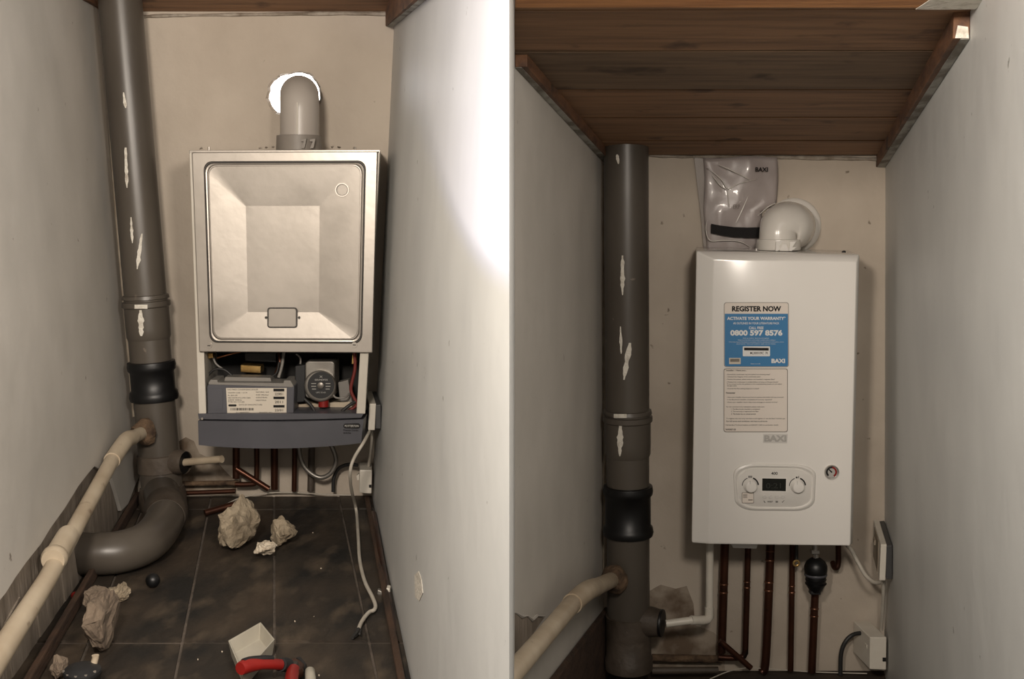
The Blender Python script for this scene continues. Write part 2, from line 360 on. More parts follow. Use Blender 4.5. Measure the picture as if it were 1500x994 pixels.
# battens under the boarding along the walls
def batten(name, wallp, inward, pts, th, hgt, paint):
    (x0, y0), (x1, y1) = pts
    A = onp(x0, y0, wallp); B = onp(x1, y1, wallp); n = wallp[1] if wallp[1].dot(inward) > 0 else -wallp[1]
    n = V((n.x, n.y, 0)).normalized(); u = V((0, 0, hgt))
    e = n * .001
    mb = MB(); mb.prism([A + e, A + n * th, A + n * th + u, A + u + e], B - A); o = struct(mb, name, 'batten', bevel=.0015)
    if paint:
        k = V((0, 0, -.0012))
        MB().prism([A + e + k, A + n * th * .9 + k, B + n * th * .55 + k, B + e + k], (0, 0, .001)).build('flaking_paint', 'batten_paint', o)
    return o
rb = batten('trim_2', WRR, V((-1, 0, 0)), ((1291, 254), (1421, 56)), .024, .055, True)
B = onp(1421, 56, WRR)
MB().prism([B + V((-.022, -.0012, 0)), B + V((-.002, -.0012, 0)), B + V((-.004, -.0012, .016)), B + V((-.019, -.0012, .018))], (0, .001, 0)).build('paint_splash', 'paint_white', rb)
lb = batten('trim_3', WRL, V((1, 0, 0)), ((884, 238), (753.5, 98)), .022, .05, True)
batten('trim_4', WLR, V((-1, 0, 0)), ((567, 47), (660, -30)), .02, .05, True)
batten('trim_5', WLL, V((1, 0, 0)), ((141, 14), (40, -40)), .02, .05, False)
# sealant beads where the back walls meet the boarding
def bead(name, pts, Y, r):
    mb = MB(); q = smoothpath([P(x, y, Y) for x, y in pts], 4)
    mb.tube(q, [r * random.uniform(.6, 1.3) for _ in q], 6); return struct(mb, name, 'bead')
bead('trim_6', [(200, 25), (240, 23), (300, 22), (380, 21), (460, 20), (540, 20), (577, 21)], YL - .003, .0045)
bead('trim_7', [(948, 227), (1000, 229), (1060, 229), (1130, 230), (1200, 231), (1286, 233)], YR - .003, .0055)
# cracks and chips where wall meets wall
def cornerline(name, pts, Y, r, m):
    mb = MB(); mb.tube([P(x, y, Y) for x, y in pts], r, 6); return struct(mb, name, m)
# skirting battens on the tiled floor
def skirt(name, p0, p1, th, hgt, m):
    a, b = F(*p0), F(*p1); n = (b - a).cross(V((0, 0, 1))).normalized()
    if (n.x > 0) != (th > 0): n = -n
    n *= abs(th)
    mb = MB(); mb.prism([a + V((0, 0, .001)), a + n + V((0, 0, .001)), a + n + V((0, 0, hgt)), a + V((0, 0, hgt * 1.03))], b - a); return struct(mb, name, m, bevel=.003)
skirt('baseboard_left', (206, 735), (-60, 1204), -.012, .026, 'skirt')
skirt('baseboard_right', (534, 733), (584, 1010), .012, .012, 'skirt')
# ================================================================== objects
MB().prism(poly([(255, 650), (272, 640), (284, 646), (292, 664), (318, 676), (334, 694), (346, 704), (346, 724), (255, 724)], YL - .0012), (0, .001, 0)).build('bare_mortar', 'stain', wall_back)
MB().prism(poly([(950, 866), (968, 856), (990, 862), (1006, 858), (1016, 884), (1018, 915), (1046, 926), (1060, 940), (1062, 985), (950, 985)], YR - .0012), (0, .001, 0)).build('bare_mortar', 'stain', wb2)
nW = WLR[1] if WLR[1].x < 0 else -WLR[1]
MB().prism([onp(x, y, WLR) + nW * .001 for x, y in ((608, 842), (614, 836), (618, 848), (620, 868), (615, 880), (609, 874))], nW * -.0008).build('paint_chip', 'paint_white', wm)
nS = WRR[1] if WRR[1].x < 0 else -WRR[1]
# ---------------- soil pipes
def axis_fn(p0, p1, Y):
    A, B = P(*p0, Y), P(*p1, Y)
    def at(py):
        k = (py - p0[1]) / (p1[1] - p0[1]); d = ray(p0[0] + (p1[0] - p0[0]) * k, py)
        # point of the straight axis seen at height py
        z = CAM.z + d.z * (Y / d.y); s = (z - A.z) / (B.z - A.z); return A + (B - A) * s
    return at
def pseg(at, prof, R, seg=28):
    mb = MB(); ax = (at(prof[-1][0]) - at(prof[0][0])).normalized(); o = at(prof[0][0])
    mb._lathe([((at(y) - o).dot(ax), R * k) for y, k in prof], o, ax, seg, True); return mb
def drip(at, R, rows, Y):
    """paint run on the pipe face; rows (py, x0, x1)"""
    ax = (at(600) - at(100)).normalized(); o = at(100); vs = []; n = 4
    for py, x0, x1 in rows:
        for k in range(n + 1):
            d = ray(x0 + (x1 - x0) * k / n, py); dd = d - ax * d.dot(ax); oc = CAM - o; oo = oc - ax * oc.dot(ax)
            a = dd.dot(dd); b = 2 * dd.dot(oo); c = oo.dot(oo) - (R + .0012) ** 2
            vs.append(CAM + d * ((-b - math.sqrt(max(b * b - 4 * a * c, 0))) / (2 * a)))
    m = n + 1
    return MB().add(vs, [(r * m + k, r * m + k + 1, (r + 1) * m + k + 1, (r + 1) * m + k) for r in range(len(rows) - 1) for k in range(n)])
def ragged(y0, y1, xa, xb, w, n=12, taper=True):
    out = []
    for i in range(n + 1):
        t = i / n; x = xa + (xb - xa) * t; h = w / 2 * (math.sin(math.pi * min(max(t * .9 + .07, .05), .98)) ** .6 if taper else 1) * random.uniform(.45, .85)
        out.append((y0 + (y1 - y0) * t, x - h, x + h * random.uniform(.7, 1.1)))
    return out
def soil_pipe(at, R, Y, top, bottom, collar, black, strap, drips, label):
    th = thing('soil_pipe', label, 'pipe', at(bottom))
    sh = pseg(at, [(top, 1), (collar[0], 1)], R).build('upper_length', 'soil', th, smooth=True)
    c0, c1, c2 = collar
    pseg(at, [(c0 - 1, 1.0), (c0, 1.09), (c0 + 5, 1.12), (c0 + 6, 1.03), (c0 + 8, 1.03), (c0 + 9, 1.14), (c0 + 16, 1.14), (c0 + 18, 1.06), (c1, 1.06), (c2 - 4, 1.05), (c2, 1.0)], R * 1.0).build('socket', 'soil', th, smooth=True)
    pseg(at, [(c2 - 2, .985), (black[0] + 6, .985)], R).build('middle_length', 'soil', th, smooth=True)
    b0, b1 = black
    pseg(at, [(b0 - 4, 1.0), (b0 - 3, 1.13), (b0 + 3, 1.16), (b0 + 9, 1.14), (b0 + 12, 1.05), (b1 - 14, 1.05), (b1 - 11, 1.14), (b1 - 4, 1.18), (b1 + 1, 1.14), (b1 + 2, 1.0)], R).build('rubber_coupling', 'black', th, smooth=True)
    pseg(at, [(b1 - 2, .99), (bottom, .99)], R).build('lower_length', 'soil', th, smooth=True)
    s0, s1 = strap
    pseg(at, [(s0, 1.0), (s0 + 1, 1.07), (s1 - 1, 1.07), (s1, 1.0)], R).build('strap', 'soil_dirty', th, smooth=True)
    for d in drips: drip(at, R * d[1], d[0], Y).build('paint_drip', 'paint_white', th)
    return th
RL = S(30.5, 2.88); YPL = 2.88
atL = axis_fn((176, 0), (236, 700), YPL)
dl = [(ragged(216, 275, 184, 186, 9), 1), (ragged(318, 356, 192, 194, 6), 1), (ragged(342, 394, 208, 201, 10), 1), (ragged(454, 492, 206, 207, 13), 1.07),
      ([(446, 197, 216), (452, 197, 216)], 1.15), (ragged(135, 158, 181, 184, 7, 6), 1)]
spl = soil_pipe(atL, RL, YPL, -30, 716, (432, 480, 496), (532, 584), (664, 690), dl, 'leaning grey soil pipe ending in a bend on the slate tiles')
pseg(atL, [(712, .99), (713, 1.06), (722, 1.12), (726, 1.14), (748, 1.14), (752, 1.05), (772, 1.05)], RL).build('foot_socket', 'soil_dirty', spl, smooth=True)
# boss with black seal on the strap
def boss(th, at, py, px_end, R, Y, dirv, r, L):
    o = at(py); d = V(dirv).normalized()
    mb = MB(); mb._lathe([(R * .5, r * 1.15), (R * 1.15, r * 1.1), (R * 1.5, r), (L, r), (L + .001, r * .9)], o, d, 24, True); b = mb.build('boss', 'soil_dirty', th, smooth=True)
    mb = MB(); mb._lathe([(L - .001, r * 1.0), (L + .003, r * 1.03), (L + .006, r * .98), (L + .007, r * .6)], o, d, 24, True); mb.build('seal_ring', 'black', b, smooth=True)
    return o + d * (L + .008), d
o1, dB = boss(spl, atL, 674, 277, RL, YPL, (1, -.35, 0), S(17, 2.85), S(40, 2.85))
mb = MB(); e = P(325, 672, o1.y - .05); mb.tube([o1 - dB * .004, o1 + (e - o1)], S(5.8, 2.8), 14); mb.build('stub_pipe', 'cream', spl, smooth=True)
# sweeping bend at the foot
bend = spl
rb_ = S(32, 2.6)
rb_ = S(31, 2.42)
path = smoothpath([P(238, 752, 2.84), P(244, 776, 2.70), P(240, 798, 2.58), P(216, 817, 2.44), P(172, 824, 2.37), P(116, 822, 2.36)], 6)
lift = rb_ + .004
path = [V((p.x, p.y, max(p.z, lift))) for p in path]
mb = MB(); mb.tube(path, rb_, 28); mb.build('bend', 'soil', bend, smooth=True)
i0 = 9; mb = MB(); mb.tube(path[i0 - 4:i0 + 2], [rb_ * k for k in (1.1, 1.16, 1.16, 1.14, 1.12, 1.02)], 28); mb.build('bend_collar', 'soil_dirty', bend, smooth=True)
# ---------------- waste pipe on the left wall (before)
def wall_off(px, py, off, wallp, inward):
    n = wallp[1] if wallp[1].dot(inward) > 0 else -wallp[1]; p = onp(px, py, wallp); return p
def wpt(px, py, wallp, off):
    n = wallp[1] if wallp[1].x > 0 else -wallp[1]
    return (px, py, onp(px, py, (wallp[0] + n * off, n)).y)
def waste(name, label, pts, widths, coupl, bossp, bdir, br, mput='putty'):
    path = [P(x, y, Y) for x, y, Y in pts]
    th = thing(name, label, 'pipe', path[-1])
    def rr(k): return widths[k] * pts[k][2] / FP / 2
    mb = MB(); mb.tube(path[:2], [rr(0), rr(1)], 18); mb.build('socket_end', 'cream', th, smooth=True)
    mb = MB(); q = smoothpath([path[1] + (path[0] - path[1]) * .3, path[1] + (path[2] - path[1]) * .02, path[2]], 5); mb.tube(q, rr(1) * 1.13, 18); mb.build('elbow', 'cream', th, smooth=True)
    mb = MB(); mb.tube(path[2:], [rr(k) for k in range(2, len(pts))], 20); mb.build('pipe_run', 'cream', th, smooth=True)
    for k0, k1, g in coupl:
        a = path[2] + (path[-1] - path[2]) * k0; b = path[2] + (path[-1] - path[2]) * k1
        ra = rr(2) + (rr(-1) - rr(2)) * k0
        mb = MB(); mb.tube([a, a + (b - a) * .12, a + (b - a) * .85, b], [ra * g * .96, ra * g, ra * g, ra * g * .97], 20); c = mb.build('coupling', 'cream', th, smooth=True)
        mb = MB(); mb.tube([a + (b - a) * .84, a + (b - a) * .88, b - (b - a) * .02, b + (b - a) * .04], [ra * g, ra * g * 1.16, ra * g * 1.16, ra * g], 20); mb.build('ring', 'cream', c, smooth=True)
    mb = MB(); d = V(bdir).normalized(); mb._lathe([(-.012, br * 1.1), (.004, br * 1.2), (.012, br * 1.05), (.02, br * .8), (.03, br * .65)], bossp, d, 20, True)
    for v in mb.v: v += V([noise.noise(v * 90 + V((i * 7, 0, 0))) * .004 for i in range(3)])
    mb.build('putty_seal', mput, th, smooth=True)
    return th
wpts = [(212, 632, 2.82), wpt(184, 645, WLL, .045), wpt(164, 674, WLL, .036), wpt(68, 850, WLL, .036), wpt(-34, 1010, WLL, .036)]
waste('waste_pipe', 'cream plastic waste pipe sloping along the broken plaster above the slate tiles', wpts, [19, 21, 21, 29, 42], [(.43, .545, 1.17)], P(214, 632, 2.815), (-.8, -.6, -.1), S(17, 2.8))
# ---------------- copper pipes below the stripped boiler
def pipe(name, label, pts, wpx, m='copper', rings=(), group=None, cat='pipe', n=6, seg=12, ringm='solder', rad=None):
    path = [P(*q) for q in pts]; r = rad or S(wpx / 2, pts[0][2]); q = smoothpath(path, n) if len(path) > 2 else path
    if not rings:
        mb = MB(); mb.tube(q, r, seg); return single(mb, name, m, label, cat, group, smooth=True)
    th = thing(name, label, cat, path[-1], group)
    mb = MB(); mb.tube(q, r, seg); mb.build('tube', m, th, smooth=True)
    a0, b0 = path[0], path[1]
    for y0, y1, g in rings:
        def pt(y):
            k = (y - pts[0][1]) / (pts[1][1] - pts[0][1]); return a0 + (b0 - a0) * k
        mb = MB(); mb.tube([pt(y0), pt(y0 + .8), pt(y1 - .8), pt(y1)], [r, r * g, r * g, r], seg); mb.build('fitting', ringm, th, smooth=True)
    return th
Yp = 2.955
g1 = 'copper pipes under the stripped boiler'
pipe('copper_pipe', 'dull copper pipe under the stripped boiler nearest the leaning soil pipe', [(346, 640, Yp), (346, 700, Yp)], 11, group=g1)
pipe('copper_pipe', 'thin dark copper pipe between the diagonal branch and the thick brown pipe', [(376, 640, Yp), (376, 696, Yp), (374, 707, Yp), (364, 709, Yp), (345, 709, Yp)], 8, group=g1)
pipe('copper_pipe', 'thick brown copper pipe under the middle of the stripped boiler', [(402, 640, Yp), (402, 716, Yp + .01)], 11, group=g1)
pipe('copper_pipe', 'narrow copper pipe just before the braided hose loop', [(432, 640, Yp), (431, 719, Yp + .01)], 8, group=g1)
pipe('copper_pipe', 'dark copper pipe running down behind the braided hose loop', [(457, 640, Yp + .015), (455, 719, Yp + .015)], 10, group=g1, m='soil_dirty')
pipe('copper_branch', 'short copper branch pipe slanting to the tiles below the stripped boiler', [(346, 686, Yp - .005), (394, 716, Yp - .005)], 9)
pipe('floor_pipe', 'rusty horizontal pipe at the wall foot behind the stub pipe', [(262, 708, 2.97), (352, 707, 2.97)], 8, m='putty')
pipe('floor_pipe', 'lower tarnished horizontal pipe along the tile edge near the pipe bend', [(268, 722, 2.93), (345, 719, 2.93)], 7)
pipe('floor_pipe', 'bright copper pipe end lying by the larger plaster lump', [(300, 751, 2.80), (345, 738, 2.84)], 9, m='copper', rad=S(5, 2.8))
pipe('braided_hose', 'looped grey braided filling hose hanging below the stripped boiler', [(437, 645, 2.93), (440, 670, 2.93), (450, 688, 2.93), (468, 699, 2.93), (484, 693, 2.93), (492, 676, 2.93), (488, 658, 2.93), (480, 645, 2.93)], 7, m='alu', cat='hose')
pipe('earth_cable', 'black cable arching from the floor to the junction box beside the stripped boiler', [(488, 720, 2.96), (489, 700, 2.96), (496, 686, 2.96), (510, 680, 2.95), (524, 681, 2.94)], 5.5, m='cable_black', cat='cable')
pipe('loose_wire', 'thin pale wire lying along the tile edge below the stripped boiler', [(332, 738, 2.90), (352, 729, 2.95), (390, 722, 2.975), (430, 721, 2.98), (480, 724, 2.97), (520, 725, 2.97)], 2, m='cable_white', cat='wire', rad=.0016)
# ---------------- old boiler with its cover off
YB = 2.72; DL = V((-.10, 1, 0))
ob = thing('boiler', 'old boiler with bare steel front, open lower bay and grey bottom tray', 'boiler', P(412, 655, YB + .1))
MB().prism(poly([(277, 221), (289, 221), (302, 606), (291, 606)], YB), DL * .26).build('side_panel', 'casing', ob, bevel=.002)
MB().prism(poly([(545, 221), (557, 220), (535, 606), (522, 606)], YB), DL * .26).build('side_panel', 'casing', ob, bevel=.002)
MB().prism(poly([(277, 220), (557, 219), (557, 224), (277, 225)], YB), DL * .26).build('top_panel', 'steel', ob, bevel=.001)
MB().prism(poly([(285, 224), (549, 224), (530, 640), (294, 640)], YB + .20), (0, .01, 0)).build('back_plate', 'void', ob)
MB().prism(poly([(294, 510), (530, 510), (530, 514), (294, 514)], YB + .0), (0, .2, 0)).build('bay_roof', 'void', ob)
c = [(281, 223), (553, 221.5), (545.5, 516.5), (292, 515)]
def lp(m, r, Y, m2=None):
    return poly(quad(c, [(u, v) for u, v in rrect(m, m * .95 if m2 is None else m2, 1 - m, 1 - (m * .95 if m2 is None else m2), r)]), Y)
mb = MB()
reflection_plateau = poly(quad(c, rrect(.285, .27, .69, .80, .004)), YB - .004)  # plateau added so its sloping facets imitate a reflection on the flat steel
mb.loops([lp(.0, .004, YB + .004), lp(.0, .004, YB - .010), lp(.004, .006, YB - .012), lp(.060, .045, YB - .012, .045), lp(.066, .045, YB - .007, .051), lp(.078, .045, YB - .006, .061), lp(.086, .045, YB - .0115, .068), reflection_plateau], cap0=True, cap1=True)
fc = mb.build('front_panel', 'steel', ob, smooth=True)
fc.data.set_sharp_from_angle(angle=math.radians(2.2))
mb = MB()
mb.loops([lp(.061, .045, YB - .0122, .046), lp(.063, .045, YB - .0135, .048), lp(.067, .045, YB - .0135, .052), lp(.070, .045, YB - .0118, .055)], False, False); mb.build('groove_shade', 'steel_dark', fc)  # dark ring painting in the shade of the pressed groove
mb = MB()
mb.loops([lp(.082, .045, YB - .011, .064), lp(.084, .045, YB - .0128, .066), lp(.087, .045, YB - .0128, .069), lp(.090, .045, YB - .011, .072)], False, False); mb.build('groove_lip', 'steel', fc)
def ringp(c0, c1, Y, h): return MB().loops([poly(c0, Y), poly(c0, Y - h), poly(c1, Y - h), poly(c1, Y)], False, False)
ringp(circ(501, 278, 10.2, 24), circ(501, 278, 8.6, 24), YB - .006, .0056).build('pressed_disc', 'steel', fc, smooth=True)
ringp(circ(501, 278, 8.8, 24), circ(501, 278, 7.9, 24), YB - .006, .0048).build('disc_shadow_line', 'steel_dark', fc)
ringp(rrect(391.5, 450, 435.5, 480, 4), rrect(393.2, 451.7, 433.8, 478.3, 3), YB - .002, .0092).build('blank_plate', 'steel_dark', fc)
MB().prism(poly(rrect(393.6, 452, 433.4, 478, 3), YB - .0105), (0, .004, 0)).build('plate_face', 'steel', fc)
for x, y in ((389.5, 465), (438, 465)): MB().prism(poly(circ(x, y, 1.8, 10), YB - .0095), (0, .006, 0)).build('rivet', 'steel_dark', fc)
for x, y in ((306, 506), (519, 505)):
    s_ = MB().prism(poly(circ(x, y, 4.2, 14), YB - .0145), (0, .004, 0)).build('screw', 'steel', fc)
    MB().prism(poly([(x - 2.2, y - .6), (x + 2.2, y - .6), (x + 2.2, y + .6), (x - 2.2, y + .6)], YB - .0150), (0, .001, 0)).build('slot', 'ink', s_)
for x in (306, 520): MB().tube([P(x, 221, YB + .03), P(x, 215, YB + .03)], S(1.6, YB), 8).build('pin', 'steel', ob)
# inside the open bay
bay = YB + .10
mb = MB(); mb.prism(poly([(303, 566), (306, 561), (431, 565), (430, 608), (304, 608)], YB + .005), (0, .06, 0)); cb = mb.build('control_box', 'greyplastic', ob, bevel=.002)
MB().prism(poly([(305, 561), (308, 556), (318, 556), (319, 560), (415, 561), (416, 557), (425, 557), (430, 565), (428, 567), (306, 563)], YB + .004), (0, .065, 0)).build('box_lid', 'greyplastic2', cb, bevel=.001)
MB().prism(poly([(330, 552), (396, 553), (398, 561), (328, 561)], YB + .03), (0, .04, 0)).build('box_riser', 'greyplastic2', cb)
MB().prism(poly(rrect(305, 569, 326, 600, 1.5, 2), YB + .0035), (0, .002, 0)).build('cover_flap', 'greyplastic', cb)
Yl = YB + .0035
lab = flat([(331, 568), (420, 568), (419.5, 606), (333, 606)], Yl).build('rating_label', 'paper', cb)
mb = MB(); Yk = Yl - .0006
for i, (x0, x1, y, tx) in enumerate([(333, 378, 570.3, 'GAS FIRED CONDENSING BOILER'), (334, 352, 575, 'COUNTRY CODE'), (354, 362, 575, '1 2 0 M'), (334, 348, 578.8, 'Pn 28.0 kW'), (334, 367, 582.4, 'MAX WATER 97.3 L/MIN 3 BAR'), (334, 354, 585.5, '230V 50Hz'), (334, 358, 588.4, 'TYPE NO 1312-BS'), (350, 384, 592.5, 'DATE OF MANUFACTURE'), (375, 394, 574, 'NATURAL GAS'), (375, 394, 578, 'G20 20mbar'), (375, 392, 582, 'CENTRAL'), (375, 390, 586, 'HEATING'), (346, 365, 604, '5118400701'), (380, 398, 604, 'MADE IN')]):
    textmb(mb, tx, x0, y, x1, 1.9, Yk)
for i in range(30):
    x = 337.5 + i * 1.15; wd = random.choice((.35, .6, .9))
    mb.add(poly([(x, 597.3), (x + wd, 597.3), (x + wd, 600.8), (x, 600.8)], Yk), [(0, 1, 2, 3)])
for x0, y0, x1, y1 in ((400.5, 569, 416.5, 573), (400.5, 580.6, 416.8, 584.4), (400.5, 593, 416.8, 596.6)): mb.add(poly([(x0, y0), (x1, y0), (x1, y1), (x0, y1)], Yk), [(0, 1, 2, 3)])
for tx, y in (('225851', 576.8), ('2011', 588.5), ('23/01', 600.5)): textmb(mb, tx, 402.5, y, 414.5, 3.6, Yk, .01)
mb.add(poly(rrect(334.5, 592, 346.5, 595, 1.4, 3), Yk), [tuple(range(24))] if False else [tuple(range(16))])
mb.build('print', 'ink', lab)
# pump
pm = MB(); pm.prism(poly(rrect(447, 529, 490, 583, 5, 3), YB + .05), (0, .08, 0)); pmp = pm.build('pump', 'alu', ob, bevel=.003)
mb = MB(); mb._lathe([(0, S(23, YB)), (.012, S(24, YB)), (.016, S(22.5, YB)), (.017, S(20, YB))], P(470, 564, YB + .05), (0, -1, 0), 30, True); mb.build('pump_rim', 'alu', pmp, smooth=True)
fy = YB + .0318
face = MB().prism(poly(circ(470, 564, 19.5, 30), fy), (0, .002, 0)).build('pump_face', 'blackmatt', pmp)
mb = MB()
textmb(mb, 'GRUNDFOS', 461, 556, 480, 2.4, fy - .0006, .01); textmb(mb, 'X', 468, 551.5, 472.5, 3, fy - .0006, .01); textmb(mb, 'UPS 15-60', 463, 574.5, 477, 2, fy - .0006)
for x0, x1, y in ((456, 463, 561), (456, 463, 565), (457, 463, 569), (477, 484, 561), (477, 484, 565), (477, 483, 569)): mb.add(poly([(x0, y), (x1, y), (x1, y + 1), (x0, y + 1)], fy - .0006), [(0, 1, 2, 3)])
mb.build('pump_lettering', 'greymark', face)
mb = MB(); mb._lathe([(0, S(5, YB)), (.004, S(5, YB)), (.005, S(4, YB))], P(470, 564, fy), (0, -1, 0), 16, True); mb.build('vent_screw', 'alu', face, smooth=True)
MB().prism(poly([(432, 536), (447, 534), (447, 588), (432, 590)], YB + .05), (0, .08, 0)).build('pump_terminal_box', 'blackmatt', pmp, bevel=.002)
mb = MB(); mb.tube([P(474, 583, YB + .05), P(474, 595, YB + .05)], S(8, YB), 16); mb.build('red_cap', 'red', pmp, smooth=True)
MB().prism(poly([(432, 592), (512, 588), (522, 606), (432, 606)], YB + .075), (0, .08, 0)).build('bay_floor', 'cream', ob, bevel=.002)
def bt(name, pts, wpx, m): 
    q = smoothpath([P(x, y, YB + dy) for x, y, dy in pts]); MB().tube(q, S(wpx / 2, YB), 10).build(name, m, ob, smooth=True)
bt('copper_tube', [(318, 524, .08), (335, 519, .08), (352, 515, .10)], 3, 'copper_bright')
bt('copper_tube', [(408, 514, .10), (410, 530, .09), (404, 548, .09)], 6, 'copper')
bt('grey_hose', [(416, 514, .09), (413, 535, .08), (408, 553, .07)], 5, 'greyplastic2')
bt('black_hose', [(301, 556, .06), (312, 542, .06), (328, 541, .06), (342, 552, .06)], 3.5, 'cable_black')
bt('black_hose', [(311, 520, .07), (316, 532, .07), (326, 540, .07)], 3, 'greyplastic2')
bt('black_hose', [(395, 552, .06), (405, 546, .06), (409, 530, .06)], 3, 'cable_black')
bt('red_cable', [(519, 516, .05), (520, 540, .05), (514, 570, .05), (522, 592, .05), (508, 602, .05)], 5, 'redwire')
bt('black_hose', [(446, 584, .03), (456, 594, .03), (463, 606, .03)], 5, 'cable_black')
bt('black_hose', [(520, 588, .04), (508, 596, .03), (497, 606, .03)], 5, 'cable_black')
bt('grey_hose', [(434, 518, .08), (440, 524, .08), (440, 534, .08)], 3, 'greyplastic2')
bt('grey_hose', [(486, 574, .04), (492, 582, .04), (505, 582, .04), (512, 576, .06)], 3, 'greyplastic2')
MB().prism(poly([(352, 534), (382, 536), (382, 547), (352, 545)], YB + .10), (0, .04, 0)).build('valve_block', 'brass', ob, bevel=.002)
MB().prism(poly([(304, 517), (311, 517), (312, 524), (305, 525)], YB + .05), (0, .03, 0)).build('brass_nut', 'brass', ob, bevel=.001)
MB().prism(poly([(516, 519), (521, 519), (521, 533), (515, 533)], YB + .05), (0, .03, 0)).build('brass_nut', 'brass', ob, bevel=.001)
MB().prism(poly([(359, 517), (404, 517), (404, 530), (359, 528)], YB + .12), (0, .03, 0)).build('duct', 'blackmatt', ob)
MB().prism(poly([(495, 560), (510, 556), (516, 590), (498, 590)], YB + .08), (0, .03, 0)).build('flow_block', 'greyplastic2', ob, bevel=.002)
# bottom tray: gently bowed front
def tray_loop(y0f, y1f, bow):
    n = 14; xs = [i / n for i in range(n + 1)]
    top = []; bot = []
    for u in xs:
        k = 1 - (2 * u - 1) ** 2
        top.append(P(290 + u * (532.5 - 290), y0f(u), YB - bow * k)); bot.append(P(291 + u * (529 - 291), y1f(u), YB - bow * k))
    return top + bot[::-1]
def trayprism(fl, dy):
    k = len(fl) // 2; t_, b_ = fl[:k], fl[k:][::-1]; d = V((0, dy, 0)); mb = MB()
    flat_b = [V((p.x, YB + dy, p.z)) for p in t_], [V((p.x, YB + dy, p.z)) for p in b_]
    vs = t_ + b_ + flat_b[0] + flat_b[1]; fs = []
    for i in range(k - 1): fs += [(i, i + 1, k + i + 1, k + i), (2 * k + i + 1, 2 * k + i, 3 * k + i, 3 * k + i + 1), (i, 2 * k + i, 2 * k + i + 1, i + 1), (k + i, k + i + 1, 3 * k + i + 1, 3 * k + i)]
    fs += [(0, k, 3 * k, 2 * k), (k - 1, 3 * k - 1, 4 * k - 1, 2 * k - 1)]
    return mb.add(vs, fs)
tr = trayprism(tray_loop(lambda u: 616 - 2 * u + 2.2 * math.sin(math.pi * u), lambda u: 651.5 - 3 * u + 6.5 * math.sin(math.pi * u) ** .8, .016), .18).build('bottom_tray', 'greyplastic', ob, smooth=True)
trayprism(tray_loop(lambda u: 605.5, lambda u: 613.5 - 2 * u + 2 * math.sin(math.pi * u), .010), .12).build('tray_lip', 'greyplastic', tr, smooth=True)
MB().prism(poly(circ(296, 613, 1.7, 10), YB - .008), (0, .003, 0)).build('screw', 'steel', tr)
Yt = YB - .0085
bd = MB().prism(poly(rrect(503, 620.5, 527, 626.8, 3, 4), Yt), (0, .006, 0)).build('maker_badge', 'ink', tr)
mb = MB(); textmb(mb, 'POTTERTON', 505, 623.6, 525.3, 3.2, Yt - .0006, .015); mb.build('badge_lettering', 'greymark', bd)
mb = MB(); textmb(mb, 'Promax Combi', 503, 629.6, 524.5, 2.6, Yt - .0003, .005); textmb(mb, '28 HE Plus', 503, 633.8, 514, 2.4, Yt - .0003, .005); mb.build('model_lettering', 'ink', tr)
# ---------------- old flue
fl = thing('flue_elbow', 'dull grey flue elbow on the stripped boiler, turning back into the glowing wall hole', 'flue', P(438, 218, YB + .14))
Yfl = YB + .12; r = S(28, Yfl)
base_ = P(439, 219.5, Yfl); topc = P(439, 137, Yfl)
pp = [base_, P(439, 160, Yfl)] ; R_ = topc.z - pp[1].z
for k in range(1, 9):
    a = k / 8 * math.pi / 2; yy = Yfl + R_ * (1 - math.cos(a)); pp.append(V((pp[1].x * yy / Yfl, yy, pp[1].z + R_ * math.sin(a))))
pp.append(V((pp[1].x * (YL + .1) / Yfl, YL + .10, pp[1].z + R_)))
mb = MB(); mb.tube(pp, r, 32); mb.build('elbow', 'flue_old', fl, smooth=True)
MB().tube([P(435.5, 150, Yfl - r * 1.02), P(435.5, 196, Yfl - r * 1.0)], S(1.3, 2.8), 8).build('seam', 'casing', fl, smooth=True)
cc = P(438, 220, Yfl); mb = MB(); mb._lathe([(0, r * 1.17), (.003, r * 1.17), (S(21, Yfl), r * 1.13), (S(21, Yfl) + .001, r * .99)], cc, (0, 0, 1), 32, True); co = mb.build('collar', 'collar_old', fl, smooth=True)
for x in (441, 454): MB().prism(poly([(x, 204), (x + 8, 203), (x + 5, 217), (x, 217), (x + 4, 207), (x, 207)], Yfl - r * 1.24), (0, .01, 0)).build('clip', 'collar_old', co)
# loose plaster crumbs on the boiler top
for x, y, w_ in ((381, 217, 6), (390, 216, 9), (400, 216, 7), (487, 216, 7), (497, 216, 6), (519, 217, 5), (296, 218, 7)):
    cpt = P(x, y + 1.5, YB + .11); mb = MB(); bm_pts = [cpt + V((random.uniform(-1, 1) * S(w_ / 2, YB), random.uniform(-1, 1) * .01, random.uniform(0, 1) * S(4, YB))) for _ in range(9)]
    bm = bmesh.new(); [bm.verts.new(p) for p in bm_pts]; rr_ = bmesh.ops.convex_hull(bm, input=bm.verts)
    bmesh.ops.delete(bm, geom=[v for v in bm.verts if not v.link_faces], context='VERTS'); bm.verts.index_update()
    mb.add([v.co.copy() for v in bm.verts], [tuple(v.index for v in f.verts) for f in bm.faces]); bm.free()
    single(mb, 'plaster_crumb', 'bead', 'small plaster crumb lying on top of the stripped boiler', 'rubble', 'plaster crumbs on the boiler top')
